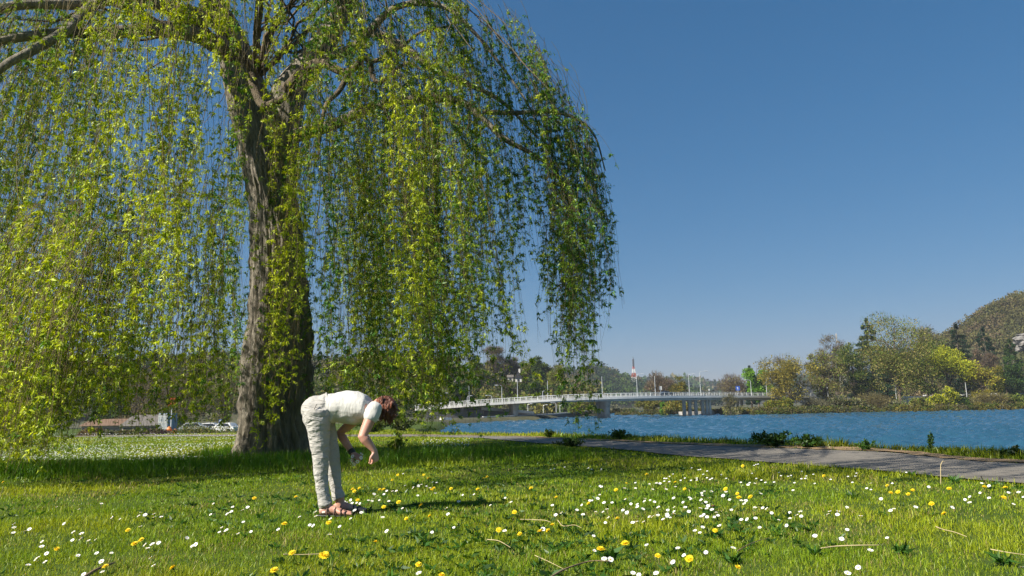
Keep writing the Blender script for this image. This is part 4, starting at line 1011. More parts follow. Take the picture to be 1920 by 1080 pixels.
house('grey_building', 'grey-roofed building right of the long brown roof', 'building', 228, 298, 797, 778, 812, 118, 8, W_pk, R_gr, [(.15, .35, 1.1, .9), (.4, .35, 1.1, .9), (.65, .35, 1.1, .9), (.88, .35, 1.1, .9)])
mb = MB(); r = empty('container', at(306, 812, 112), 'blue-grey ribbed container stack beside the grey-roofed building', 'container')
a = at(298, 775, 112); c = at(314, 808, 112); wct = c.x-a.x
mb.box(((a.x+c.x)/2, 113.5, (a.z+c.z)/2), (wct, 3, a.z-c.z)); mb.obj('body', mat('blue_steel', (.24, .33, .45), .5, (.18, .26, .38), 1), r)
mb = MB()
for i in range(7): mb.box((a.x+wct*(i+.5)/7, 111.95, (a.z+c.z)/2), (.07, .1, a.z-c.z-.1))
for i in range(3): mb.box(((a.x+c.x)/2, 111.93, c.z+(a.z-c.z)*(i+.5)/3), (wct, .06, .06))
mb.obj('ribs', M_white, r)
house('hillside_house', 'white house with a pale roof high on the hillside behind the willow fringe', 'house', 824, 836, 706, 699, 716, 300, 8, W_wh, R_gr, [(.3, .5, .9, 1), (.7, .5, .9, 1)], gable=True)
house('hillside_house', 'small white house with a bright sloping roof right of the pale-roofed house', 'house', 842, 854, 709, 703, 716, 300, 8, W_wh, W_wh, [(.5, .5, .9, 1)])
house('hillside_house', 'dark slate-roofed house on the hillside above the plain tall pole', 'house', 966, 978, 708, 696, 716, 290, 8, W_wh, R_dk, [(.5, .4, .9, 1)], gable=True, chim=True)
house('hillside_house', 'pale house partly hidden by trees left of the dark slate roof', 'house', 952, 962, 707, 702, 715, 292, 8, W_wh, R_gr, [(.5, .5, .9, 1)])
# tall red sign and odds and ends beyond the field
r = empty('pole_sign', at(320, 812, 96), 'tall pole carrying a red frame sign beyond the field', 'sign'); b = at(320, 812, 96)
mb = MB(); zt = at(320, 744, 96).z; mb.tube([b, (b.x, b.y, zt)], [.09, .07], 7); mb.obj('pole', M_steel, r)
mb = MB(); M_red = mat('red_paint', (.55, .08, .03), .5)
for dx, dz, sx, sz in [(-.3, -.15, .3, .25), (.25, 0, .5, .3), (0, -.5, .35, .5), (.35, -.55, .3, .3), (-.1, .1, .18, .35), (-.32, -.7, .2, .3)]: mb.box((b.x+dx, b.y-.12, zt-.3+dz), (sx, .1, sz))
mb.obj('board', M_red, r)
r = empty('direction_sign', at(413, 812, 100), 'small blue and white sign left of the willow trunk', 'sign'); b = at(413, 812, 100)
mb = MB(); mb.tube([b, (b.x, b.y, at(413, 786, 100).z)], [.06, .05], 6); mb.obj('pole', M_steel, r)
mb = MB(); mb.box((b.x, b.y-.1, at(413, 790, 100).z), (.42, .06, .5)); mb.obj('board', M_blue, r)
mb = MB(); mb.box((b.x, b.y-.135, at(413, 789, 100).z), (.3, .02, .12)); mb.obj('panel', M_white, r)
for px, lb in ((317, 'orange barrel at the foot of the tall red sign'), (328, 'smaller orange barrel right of the red sign pole')):
    r = empty('barrel', at(px, 814, 94), lb, 'barrel'); b = at(px, 814, 94); s = 1 if px < 320 else .7
    mb = MB(); mb.loft([(b, .3*s, .3*s), (b+Vector((0, 0, .25*s)), .34*s, .34*s), (b+Vector((0, 0, .6*s)), .33*s, .33*s), (b+Vector((0, 0, .78*s)), .22*s, .22*s)], 12); mb.obj('drum', mat('orange_plastic', (.75, .22, .03), .5), r)
for i, (px, y, wp, pal, lb) in enumerate([(172, 808, 44, [BR, OR, (.12, .07, .06)], 'reddish brown hedge in front of the long low building'), (205, 811, 30, [GY, G1], 'grey-green low hedge clump beside the reddish hedge'), (240, 812, 50, [BR, G1], 'brown bramble heap in front of the grey-roofed building'), (385, 806, 96, [G1, OL, BR], 'low green scrub in front of the parked cars'), (292, 810, 50, [(.07, .045, .05), BR], 'dark purple-brown hedge under the blue-grey container')]):
    tree('hedge_shrub', lb, px, y+12, y-2, wp, 75, pal, 'shrub', 1300, cb=0, seed=i*3+2, leaf=.16, group='hedges at the edge of the field')

# scrub along the far waterline
rg = np.random.default_rng(31); pts = [(38, 270), (45, 258), (59, 248), (71, 217.5), (88, 220), (103, 222.5), (122, 212.5), (152, 220.5), (190, 224)]; lft = [(20, 262), (32, 304), (57, 358)]
P = []; D = []; Lq = []; C = []
for seq, cnt in ((pts, 760), (lft, 160)):
    for i in range(cnt):
        k = rg.integers(len(seq)-1); t = rg.random(); x_ = seq[k][0]*(1-t)+seq[k+1][0]*t+rg.normal(0, 1); y_ = seq[k][1]*(1-t)+seq[k+1][1]*t-2.6+abs(rg.normal(0, 3.2))*(1 if seq is pts else .3); r = rg.uniform(.5, 1.6); m_ = 60
        dv = unit(rg.normal(size=(m_, 3))); dv[:, 2] = np.abs(dv[:, 2]); P.append(np.array([x_, y_, max(zl(x_, y_), WATER)-.1])+dv*r*rg.random((m_, 1))**.5*np.array([1.5, 1, 1])); D.append(unit(dv+rg.normal(size=(m_, 3))*.7)); Lq.append(rg.uniform(.25, .6, m_))
        C.append(np.array([OL, G2, BR, GY, G1, OR][rg.integers(6)])*rg.uniform(.4, 1.05, (m_, 1)))
P, D, Lq, C = (np.concatenate(z) for z in (P, D, Lq, C)); V, Q = leaf_quads(P, D, Lq, Lq*.6)
tag(link('bank_scrub', np_mesh('bank_scrub', V, Q, np.repeat(C, 4, 0)), mats=M_leafmass), 'low scrub lining the far waterline', 'scrub', kind='stuff')
# ---- the air
m, nt, out = mat_new('haze_air'); pv_ = N(nt, 'ShaderNodeVolumePrincipled', Density=0.00021, Anisotropy=0.25); pv_.inputs['Color'].default_value = (0.80, 0.87, 1.0, 1); nt.links.new(pv_.outputs[0], out.inputs['Volume'])
mb = MB(); mb.box((100, 1050, 77), (2700, 2400, 165)); tag(mb.obj('haze', m), kind='stuff')
# ================================================================ the bending woman
PD = 6.56
foot0 = ground(618, 957); foot0.z = 0
def pp(px, py, dy=0.0): return at(px, py, PD+dy)
PXM = PD/F            # metres per photo pixel at her distance
def smooth_mods(o, voxel, it=4, disp=0.0, dscale=0.08):
    m = o.modifiers.new('remesh', 'REMESH'); m.mode = 'VOXEL'; m.voxel_size = voxel; m.use_smooth_shade = True
    s = o.modifiers.new('smooth', 'SMOOTH'); s.iterations = it; s.factor = 0.5
    if disp:
        t = bpy.data.textures.new(o.name+'_folds', 'CLOUDS'); t.noise_scale = dscale; t.noise_depth = 3
        d = o.modifiers.new('folds', 'DISPLACE'); d.texture = t; d.strength = disp; d.mid_level = 0.5; d.texture_coords = 'LOCAL'
m, nt, out = mat_new('skin')
b_ = N(nt, 'ShaderNodeBsdfPrincipled', Roughness=0.5); b_.inputs['Base Color'].default_value = (0.52, 0.27, 0.20, 1)
b_.inputs['Subsurface Weight'].default_value = 0.12; b_.inputs['Subsurface Radius'].default_value = (.02, .008, .004)
tc = N(nt, 'ShaderNodeTexCoord'); nz = N(nt, 'ShaderNodeTexNoise', Scale=9, Detail=5); nt.links.new(tc.outputs['Object'], nz.inputs['Vector'])
rp = N(nt, 'ShaderNodeValToRGB'); rp.color_ramp.elements[0].color = (0.50, 0.235, 0.17, 1); rp.color_ramp.elements[1].color = (0.58, 0.32, 0.24, 1); rp.color_ramp.elements[0].position = .35; rp.color_ramp.elements[1].position = .65
nt.links.new(nz.outputs[0], rp.inputs[0]); nt.links.new(rp.outputs[0], b_.inputs['Base Color']); nt.links.new(b_.outputs[0], out.inputs[0]); M_skin = m
def cloth(name, col, col2, wr, scale, stretch, strength):
    m, nt, out = mat_new(name)
    b = N(nt, 'ShaderNodeBsdfPrincipled', Roughness=0.9); b.inputs['Specular IOR Level'].default_value = .15; b.inputs['Sheen Weight'].default_value = .15
    tc = N(nt, 'ShaderNodeTexCoord'); mp = N(nt, 'ShaderNodeMapping'); mp.inputs['Scale'].default_value = stretch
    nt.links.new(tc.outputs['Object'], mp.inputs[0])
    n1 = N(nt, 'ShaderNodeTexNoise', Scale=scale, Detail=3, Roughness=.5, Distortion=.6); nt.links.new(mp.outputs[0], n1.inputs['Vector'])
    n3 = N(nt, 'ShaderNodeTexNoise', Scale=220, Detail=2); nt.links.new(tc.outputs['Object'], n3.inputs['Vector'])
    rp = N(nt, 'ShaderNodeValToRGB'); rp.color_ramp.elements[0].color = (*col2, 1); rp.color_ramp.elements[1].color = (*col, 1); nt.links.new(n3.outputs[0], rp.inputs[0]); nt.links.new(rp.outputs[0], b.inputs['Base Color'])
    bp = N(nt, 'ShaderNodeBump', Strength=strength, Distance=wr); nt.links.new(n1.outputs[0], bp.inputs['Height']); nt.links.new(bp.outputs[0], b.inputs['Normal'])
    nt.links.new(b.outputs[0], out.inputs[0]); return m
M_trous = cloth('stone_linen', (.475, .455, .425), (.385, .37, .345), .032, 5.5, (2.0, 2.6, 5.5), .95)
M_shirt = cloth('cream_jersey', (.60, .59, .56), (.50, .49, .465), .03, 3.2, (5.5, 4, 2.0), .5)
M_hair = mat('auburn_hair', (.20, .062, .028), .42, (.07, .02, .012), 26, .8, 60, stretch=(1, 1, .25))
M_sand = mat('brown_leather', (.10, .05, .04), .6, (.06, .03, .025), 30); M_black = mat('black_rubber', (.015, .015, .017), .5)
SIDE = Vector((0, 1, 0))
NY, FY = -0.095, 0.085     # near leg, far leg offsets in depth
def leg_rings(far, grow):
    if not far:
        rows = [(612, 952, 9.5), (610, 944, 10), (606, 925, 10.5), (602, 894, 11.5), (601, 853, 14), (598, 811, 18.5), (596, 785, 23), (596, 768, 24)]; dy = NY
    else:
        rows = [(636, 938, 9), (634, 930, 9.5), (630, 915, 10), (627, 890, 11.5), (621, 850, 14), (611, 811, 18.5), (603, 785, 22), (600, 768, 23)]; dy = FY
    return [(pp(x, y, dy*(1.0 if y < 880 else .95)), (w*grow*(.62 if grow < 1 and y < 800 else 1))*PXM, (w*grow*(.62 if grow < 1 and y < 800 else 1))*PXM*.98) for x, y, w in rows]
# ---- body: one continuous surface
mb = MB()
for far in (0, 1):
    mb.loft(leg_rings(far, .82), 16)
    ax, ay, dy = ((614, 951, NY) if not far else (638, 935, FY)); gz = -0.0
    hx = ground(ax, 960 if not far else 943); 
    heel = pp(ax-6, ay+4, dy); heel.z = .055; ank = pp(ax, ay-4, dy)
    ball = heel+Vector((.155, -.02 if not far else .02, -.018)); toe = ball+Vector((.075, -.01, -.010))
    mb.loft([(heel+Vector((-.02, 0, -.005)), .032, .030), (heel+Vector((.03, 0, .005)), .046, .034), (heel+Vector((.09, 0, .0)), .038, .038), (ball, .026, .045), (toe, .018, .040)], 14)
    mb.loft([(ank, .037, .034), (heel+Vector((.025, 0, .02)), .042, .034)], 12)
    for k in range(5):                                  # toes
        t0 = ball+Vector((.055-.008*abs(k-.5), (-.036+.018*k)*(1 if far else -1)*-1, -.006)); L = (.034, .030, .027, .024, .020)[k]
        mb.loft([(t0, .0105 if k else .014, .0105 if k else .014), (t0+Vector((L, 0, -.006)), .009 if k else .012, .009 if k else .012)], 8)
# pelvis and trunk
mb.loft([(pp(596, 784), .075, .11), (pp(600, 774), .08, .12), (pp(608, 768), .08, .12), (pp(624, 765), .092, .125), (pp(648, 763), .112, .145), (pp(672, 766), .118, .158), (pp(691, 768), .10, .165), (pp(701, 767), .062, .10)], 20)
for dy in (-.06, .06): mb.ball(pp(664, 780, dy), (.065, .06, .06), 14, 10)     # chest
mb.loft([(pp(697, 764), .058, .062), (pp(706, 765), .053, .055), (pp(713, 766), .052, .054)], 14)   # neck
HC = pp(719, 765)
# head, hanging: crown to the right and down, face turned to the ground
hax = (pp(728, 772)-pp(710, 762)).normalized()          # neck to crown
fax = Vector((-hax.z*-1, 0, -abs(hax.x)))               # towards the face (down)
fax = (Vector((-.35, 0, -1))-hax*(Vector((-.35, 0, -1)).dot(hax))).normalized()
RH = Matrix((fax, SIDE, hax)).transposed()
hp = lambda f, s, u: HC+RH @ Vector((f, s, u))
mb.ball(HC, (.092, .074, .105), 20, 14, RH)
mb.loft([(hp(.03, 0, -.02), .05, .058), (hp(.055, 0, -.07), .042, .05), (hp(.062, 0, -.098), .026, .030)], 14)   # jaw and chin
mb.loft([(hp(.085, 0, .015), .009, .010), (hp(.102, 0, -.015), .013, .013), (hp(.108, 0, -.033), .015, .017)], 10)  # nose
for s in (-1, 1):
    mb.ball(hp(.082, s*.032, .012), (.014, .018, .012), 10, 8, RH); mb.ball(hp(-.005, s*.075, -.012), (.022, .010, .032), 10, 8, RH)
mb.ball(hp(.088, 0, -.058), (.012, .026, .006), 10, 6, RH); mb.ball(hp(.086, 0, -.068), (.012, .022, .007), 10, 6, RH)
# arms (shoulder, elbow, wrist)
def arm(sh, el, wr, rs_):
    up = lambda a, b2, t: a.lerp(b2, t)
    mb.loft([(sh, rs_[0], rs_[0]), (up(sh, el, .3), rs_[1], rs_[1]), (up(sh, el, .7), rs_[2], rs_[2]), (el, rs_[3], rs_[3]*.95), (up(el, wr, .22), rs_[4], rs_[4]), (up(el, wr, .6), rs_[5], rs_[5]), (wr, rs_[6]*.8, rs_[6])], 16, ref=Vector((.2, 1, .1)))
S1, E1, W1 = pp(700, 772, -.16), pp(680, 818, -.225), pp(702, 845, -.20)
arm(S1, E1, W1, (.054, .050, .045, .042, .043, .035, .028))
S2, E2, W2 = pp(680, 775, .15), pp(637, 812, .205), pp(662, 851, .12)
arm(S2, E2, W2, (.054, .048, .043, .040, .040, .032, .026))
def hand(wr, d, n, side, curl, s=1.0):
    """d: wrist->knuckles, n: back-of-hand normal, side: towards the thumb"""
    d = d.normalized(); side = (side-d*side.dot(d)).normalized(); n = side.cross(d)*(1 if side.cross(d).dot(n) > 0 else -1)
    kn = wr+d*.085*s
    mb.loft([(wr, .022*s, .028*s, side), (wr+d*.035*s, .019*s, .036*s, side), (wr+d*.065*s, .017*s, .041*s, side), (kn, .014*s, .040*s, side)], 14)
    for k, (L, off) in enumerate(((.066, .030), (.074, .010), (.070, -.010), (.056, -.029))):
        p = kn+side*off*s-d*.006; a = 0; pts = [p]; dirv = d
        for q, f in enumerate((.45, .32, .25)):
            a += curl[q]*(1+.12*k); dirv = d*math.cos(a)-n*math.sin(a); p = p+dirv*(L*s*f); pts.append(p)
        mb.tube(pts, [.0092*s, .0085*s, .0078*s, .0068*s], 8)
    p = wr+d*.025*s+side*.026*s
    t1 = p+(d*.55+side*.75-n*.25)*.034*s; t2 = t1+(d*.9+side*.15-n*.35)*.030*s; t3 = t2+(d*.9-side*.2-n*.4)*.022*s
    mb.tube([p, t1, t2, t3], [.014*s, .0115*s, .0098*s, .008*s], 8)
    return kn, d, n, side
hd1 = (pp(705, 863, -.19)-W1); hand(W1, hd1, Vector((.7, -.6, .3)), Vector((-.4, -.8, 0)), (.75, .9, .6), 1.0)
hd2 = (pp(680, 862, .06)-W2); K2, D2, N2, SD2 = hand(W2, hd2, Vector((.5, -.3, .8)), Vector((-.5, -.8, -.3)), (.95, 1.0, .7), .96)
person = mb.obj('person', M_skin, None, foot0, True)
smooth_mods(person, 0.0052, 2)
tag(person, 'woman in cream T-shirt and beige trousers bending over the lawn to pick flowers', 'person')
# ---- trousers
mb = MB()
for far in (0, 1):
    r = leg_rings(far, 1.08); r[0] = (r[0][0]+Vector((0, 0, .014)), r[0][1]*1.2, r[0][2]*1.2); r[1] = (r[1][0], r[1][1]*1.12, r[1][2]*1.12); mb.loft(r, 20, cap=False)
mb.loft([(pp(594, 786), .120, .172), (pp(597, 774), .118, .172), (pp(604, 766.5), .122, .170), (pp(613, 763), .122, .160), (pp(621, 764.5), .108, .146)], 24)
mb.ball(pp(593, 769), (.126, .172, .126), 18, 12)
tr_ = mb.obj('trousers', M_trous, person, None, True); smooth_mods(tr_, 0.0075, 5, .014, .07)
mb = MB()
wb0 = [pp(617+8*math.cos(a)*0+ (math.sin(a)*27*.20), 764+math.sin(a)*27, -math.cos(a)*.147) for a in np.linspace(0, 2*pi, 29)[:-1]]
mb.tube(wb0+[wb0[0]], .0065, 6, cap=False); mb.obj('waistband', M_trous, person, None, True)
mb = MB(); mb.bar(pp(594, 758, -.178), pp(585, 775, -.186), .004, .010, Vector((0, 1, 0)))
mb.obj('pocket_seam', mat('seam_thread', (.22, .19, .16), .9), person)
# ---- T-shirt, its hem hanging open below the belly
mb = MB()
mb.loft([(pp(619, 760), .106, .152), (pp(627, 763), .128, .158), (pp(646, 763), .142, .165), (pp(668, 765), .147, .176), (pp(686, 767), .122, .182), (pp(699, 767), .076, .115), (pp(703, 766), .062, .075)], 24)
for dy in (-.06, .06): mb.ball(pp(664, 779, dy), (.095, .085, .075), 14, 10)
mb.loft([(pp(628, 778), .05, .14), (pp(624, 790), .022, .12)], 16)
for (s, e) in ((S1, E1), (S2, E2)):
    a = s+(s-e)*.18; mb.loft([(a, .062, .062), (s.lerp(e, .02), .066, .066), (s.lerp(e, .20), .067, .066), (s.lerp(e, .24), .066, .065)], 16, ref=Vector((.2, 1, .1)))
sh = mb.obj('shirt', M_shirt, person, None, True); smooth_mods(sh, 0.0075, 6, .012, .09)
# ---- hair: chin-length, falling forward
mb = MB(); mb.ball(HC+hax*.012-fax*.012, (.101, .087, .108), 20, 14, RH)
rr = random.Random(8)
for i in range(150):
    th = rr.uniform(0, 2*pi); q = rr.uniform(.25, 1.0)
    f, s = -.01+.085*math.cos(th)*q-.01, .084*math.sin(th)*q
    u = .105*math.sqrt(max(0, 1-q*q*.92)); p0 = hp(f, s, u+.004)
    if math.cos(th) > .82 and q > .6: continue
    L = rr.uniform(.045, .095); out_ = RH @ Vector((math.cos(th)*.25, math.sin(th)*.4, 0))
    p1 = p0+(out_*.35-hax*.25+Vector((0, 0, -.75))).normalized()*L*.5; p2 = p1+(Vector((rr.gauss(.05, .12), rr.gauss(0, .12), -1))).normalized()*L*.5
    mb.tube([p0, p1, p2], [.011, .009, .003], 5)
for i in range(70):
    s = rr.choice([-1, 1])*rr.uniform(.03, .085); f = rr.uniform(-.09, .05); p0 = hp(f, s, rr.uniform(-.05, .06)); p1 = p0+Vector((rr.gauss(.015, .02), s*.12, -.05)); p2 = p1+Vector((rr.gauss(.0, .02), 0, -rr.uniform(.0, .02))); mb.tube([p0, p1, p2], [.010, .009, .003], 5)
mb.obj('hair', M_hair, person, None, True)
# ---- sandals and watch
for far in (0, 1):
    ax, ay, dy = ((614, 951, NY) if not far else (638, 935, FY)); heel = pp(ax-6, ay+4, dy); heel.z = .055; yo = -.02 if not far else .02
    sdl = empty('sandal', heel); sdl.parent = person; sdl.location = heel-wloc(person)
    mb = MB(); mb.loft([(heel+Vector((-.045, 0, -.042)), .011, .030), (heel+Vector((.03, yo*.2, -.044)), .012, .036), (heel+Vector((.10, yo*.6, -.046)), .011, .040), (heel+Vector((.17, yo, -.046)), .011, .047), (heel+Vector((.265, yo*1.2, -.046)), .009, .034)], 14)
    mb.obj('sole', M_black, sdl, None, True)
    for x, h, w in ((.035, .048, .048), (.095, .042, .046), (.15, .030, .052), (.19, .022, .052)):
        mb = MB(); c = heel+Vector((x, yo*x/.17, -.02)); pts = [c+Vector((rr.uniform(-.012, .012) if 0 < k < 8 else 0, math.cos(pi*k/8)*w, math.sin(pi*k/8)*(h+.012)-.01)) for k in range(9)]
        mb.tube(pts, .0075, 6); mb.obj('strap', M_sand, sdl, None, True)
mb = MB(); c = W2.lerp(E2, .10); ax_ = (E2-W2).normalized(); mb.loft([(c-ax_*.008, .031, .032), (c+ax_*.008, .032, .033)], 16, ref=Vector((.2, 1, .1))); wt = mb.obj('watch', M_black, person, None, True)
# ---- the little posy in her far hand
pc = K2-N2*.022+D2*.0
posy = empty('posy', pc, 'small bunch of white daisies held in the far hand of the bending woman', 'flowers')
rr = random.Random(2); M_pet = mat('daisy_petal', (.82, .82, .80), .6, (.74, .74, .74), 40); M_dcen = mat('daisy_centre', (.72, .47, .02), .8, (.5, .3, .01), 60); M_stem = mat('flower_stem', (.10, .18, .03), .7, (.07, .12, .02), 10)
for i in range(12):
    v = Vector((rr.gauss(-.4, .5), rr.gauss(-.6, .4), rr.gauss(.1, .5))).normalized(); h = pc+v*rr.uniform(.045, .07)+Vector((-.015, -.01, .005))
    mb = MB(); mb.tube([pc-v*.03, pc, h], .0016, 5); mb.obj('stem', M_stem, posy)
    R = v.to_track_quat('Z', 'Y').to_matrix(); mb = MB()
    for k in range(14):
        a = 2*pi*k/14; d1 = Vector((math.cos(a), math.sin(a), 0)); n1 = Vector((-math.sin(a), math.cos(a), 0))
        mb.add([h+R @ (d1*.004-n1*.0015), h+R @ (d1*.016-n1*.0032+Vector((0, 0, .002))), h+R @ (d1*.016+n1*.0032+Vector((0, 0, .002))), h+R @ (d1*.004+n1*.0015)], [(0, 1, 2, 3)])
    fl = mb.obj('petals', M_pet, posy); mb = MB(); mb.ball(h+v*.002, (.0055, .0055, .0055), 8, 6); mb.obj('flower_centre', M_dcen, fl, None, True)
# ================================================================ grass
M_grass = leaf_mat('grass_blade', 0.35, 0.02, 0.4)
PATHPOLY = [tuple(p[:2]) for p in catmull([(p[0], p[1], 0) for p in PATH_NEAR], 6)]+[tuple(p[:2]) for p in reversed(catmull([(p[0], p[1], 0) for p in PATH_FAR], 6))]
VERGE = [tuple(p[:2]) for p in catmull([(p[0], p[1], 0) for p in PATH_FAR], 6)]+[tuple(p[:2]) for p in reversed(catmull([(p[0], p[1], 0) for p in far2], 6))]
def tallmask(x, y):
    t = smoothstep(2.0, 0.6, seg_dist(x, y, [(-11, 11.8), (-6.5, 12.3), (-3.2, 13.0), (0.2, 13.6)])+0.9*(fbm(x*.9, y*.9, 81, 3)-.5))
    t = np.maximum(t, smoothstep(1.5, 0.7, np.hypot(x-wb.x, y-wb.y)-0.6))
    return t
def lawn(n, d0, d1, seed):
    rg = np.random.default_rng(seed)
    th = rg.uniform(-43, 43, n)*pi/180; d = np.exp(rg.uniform(math.log(d0), math.log(d1), n)); x = d*np.tan(th); y = d.copy()
    inp = inside(x, y, PATHPOLY); edge = seg_dist(x, y, PATHPOLY, True)
    inr = inside(x, y, RIVER)
    ver = inside(x, y, VERGE)
    keep = (~inp | (edge < 0.10*rg.random(n)**1.5+0.02)) & ~inr & (~ver | (rg.random(n) < 0.10)) & (np.hypot(x-wb.x, y-wb.y) > .8)
    x, y, d = x[keep], y[keep], d[keep]; n = len(x)
    tall = tallmask(x, y); patch = fbm(x*.55+9, y*.55+3, 82, 4); fine = fbm(x*3.1, y*3.1, 85, 3); dry = fbm(x*1.3+30, y*1.3+8, 86, 4)
    dens = rg.random(n) < np.clip(0.45+1.3*(fine-.25), .25, 1)
    x, y, d, tall, patch, fine, dry = (a[dens] for a in (x, y, d, tall, patch, fine, dry)); n = len(x)
    bankd = seg_dist(x, y, BANK)
    bank = smoothstep(2.0, 1.2, bankd)
    h = rg.uniform(.020, .048, n)*(.6+.8*fine)*(1+.6*(patch > .58)) + tall*rg.uniform(.06, .20, n)+bank*rg.uniform(.02, .12, n)*(0.3+1.2*fbm(x*.8, y*.8, 90, 2))
    w = np.maximum(.0028, .00068*d)*rg.uniform(.7, 1.3, n)*(1+.5*bank)
    a = rg.uniform(0, 2*pi, n); lean = np.abs(rg.normal(.55, .4, n))*(1-.45*tall)
    L = np.stack([np.cos(a)*np.sin(lean), np.sin(a)*np.sin(lean), np.cos(lean)], -1); a2 = a+rg.normal(0, .8, n)+pi/2
    S = np.stack([np.cos(a2), np.sin(a2), 0*a], -1)
    B = np.stack([x, y, zland(x, y)-.004], -1); V = np.empty((n, 5, 3)); hh = h[:, None]; ww = w[:, None]
    V[:, 0] = B-S*ww*.5; V[:, 1] = B+S*ww*.5
    md = B+L*hh*.55+np.array([0, 0, 1])*hh*.08
    V[:, 2] = md+S*ww*.42; V[:, 3] = md-S*ww*.42
    L2 = L.copy(); L2[:, 2] -= rg.uniform(.2, .9, n); L2 = unit(L2); V[:, 4] = md+L2*hh*.5
    i = np.arange(n)[:, None]*5
    f4 = i+np.array([[0, 1, 2, 3]]); f3 = i+np.array([[3, 2, 4]])
    g1 = np.array([.185, .30, .014]); g2 = np.array([.37, .41, .022]); g3 = np.array([.075, .235, .015]); st = np.array([.40, .33, .12]); dk = np.array([.045, .10, .016])
    t = np.clip((patch-.32)*2.6+rg.normal(0, .22, n), 0, 1)[:, None]
    c = g1*(1-t)+g2*t
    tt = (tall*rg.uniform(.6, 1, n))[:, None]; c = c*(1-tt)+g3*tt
    sd_ = rg.random(n) < np.clip(.04+1.1*(dry-.52), .02, .45)*(1-.8*tall); c[sd_] = st*rg.uniform(.6, 1.2, (sd_.sum(), 1))
    dd = rg.random(n) < .12; c[dd] = dk
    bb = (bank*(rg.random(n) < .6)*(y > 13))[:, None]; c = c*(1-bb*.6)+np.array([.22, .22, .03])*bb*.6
    nb_ = (bank*(y < 15))[:, None]; c = c*(1-.55*nb_)  # near bank blades darkened, shade painted into their colour
    c = c*rg.uniform(.75, 1.25, (n, 1))
    return V.reshape(-1, 3), f4, f3, np.repeat(c, 5, 0)
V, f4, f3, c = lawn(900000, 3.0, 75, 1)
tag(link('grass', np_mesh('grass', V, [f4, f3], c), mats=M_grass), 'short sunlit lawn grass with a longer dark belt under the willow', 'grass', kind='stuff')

# broad-leaved weeds: dark little rosettes between the blades
def rosettes(n, d0, d1, seed, name, label, size, cols, where=None, up=.5, nl=(5, 9), wr=.32):
    rg = np.random.default_rng(seed); P = []; D = []; L = []; C = []
    th = rg.uniform(-40, 40, n)*pi/180; d = np.exp(rg.uniform(math.log(d0), math.log(d1), n)); x = d*np.tan(th); y = d
    k = ~inside(x, y, PATHPOLY) & ~inside(x, y, RIVER) & (fbm(x*.8+4, y*.8+9, 95, 3) > .42)
    if where is not None: k &= where(x, y)
    for X_, Y_ in zip(x[k], y[k]):
        m_ = rg.integers(*nl); a = rg.uniform(0, 2*pi)+np.arange(m_)*2.4; e = rg.uniform(.15, up+.3, m_); s = size*rg.uniform(.6, 1.4)
        P.append(np.tile([[X_, Y_, zl(X_, Y_) if Y_ > 25 else 0.01]], (m_, 1))); D.append(np.stack([np.cos(a)*np.cos(e), np.sin(a)*np.cos(e), np.sin(e)], -1)); L.append(s*rg.uniform(.6, 1.2, m_))
        C.append(np.tile(np.array(cols[rg.integers(len(cols))])*rg.uniform(.7, 1.3), (m_, 1)))
    P = np.concatenate(P); D = np.concatenate(D); L = np.concatenate(L); C = np.concatenate(C)
    V, Q = leaf_quads(P, D, L, L*wr, -.25)
    tag(link(name, np_mesh(name, V, Q, np.repeat(C, 4, 0)), mats=M_grass), label, 'weeds', kind='stuff')
rosettes(3600, 3.2, 15, 5, 'lawn_weeds', 'dark green broad-leaved weeds scattered through the lawn', .05, [(.04, .105, .018), (.06, .14, .02), (.035, .085, .02)])
# rough bank growth between the path and the river
def bank_growth():
    rg = np.random.default_rng(9); P = []; D = []; L = []; C = []; W = []
    pts = catmull([(p[0], p[1], 0) for p in BANK[2:10]], 30); 
    for i in range(1500):
        q = pts[int(rg.random()**.8*(len(pts)-1))]; nxt = pts[min(len(pts)-1, pts.index(q)+1)]; t = (nxt-q); 
        if t.length < 1e-6: continue
        t.normalize(); nrm = Vector((-t.y, t.x, 0)); s = rg.normal(-.1, .45)
        b = q+nrm*s*(1 if nrm.x < 0 else -1)+t*rg.uniform(-.3, .3)
        big = fbm(np.array([b.x*.9+2]), np.array([b.y*.9+7]), 97, 2)[0]
        if b.y < 3: continue
        bx_ = project(tuple(b))[0][0]
        hgt = np.interp(bx_, [700, 900, 1130, 1300, 1390, 1430, 1540, 1590, 1640, 1680, 1700, 1740, 1780, 1810, 1920, 2100], [.14, .13, .13, .15, .18, .30, .26, .22, .18, .05, .07, .22, .12, .12, .14, .2])*(.5+1.0*big)*rg.uniform(.6, 1.3); m_ = int(14+60*hgt)
        a = rg.uniform(0, 2*pi, m_); e = rg.normal(1.15, .28, m_); p = np.array([b.x, b.y, zl(b.x, b.y)-.02])+np.stack([rg.normal(0, .08, m_), rg.normal(0, .08, m_), 0*a], -1)
        P.append(p); D.append(np.stack([np.cos(a)*np.cos(e), np.sin(a)*np.cos(e), np.sin(e)], -1)); L.append(hgt*rg.uniform(.5, 1.15, m_)); W.append(np.full(m_, .009+.0006*b.y))
        yel = float(np.interp(b.y, [14.5, 16.5], [.1, 1]))
        col_ = np.array([.06, .125, .02])*(1-yel*.75)+np.array([.20, .21, .025])*yel*.75  # darker green on the near stretch stands for shade on the bank
        C.append(col_*rg.uniform(.6, 1.35, (m_, 1)))
    P, D, L, W, C = (np.concatenate(z) for z in (P, D, L, W, C))
    V, Q = leaf_quads(P, D, L, W, -.2)
    tag(link('bank_grass', np_mesh('bank_grass', V, Q, np.repeat(C, 4, 0)), mats=M_grass), 'rough grass along the top of the river bank beyond the path', 'grass', kind='stuff')
bank_growth()
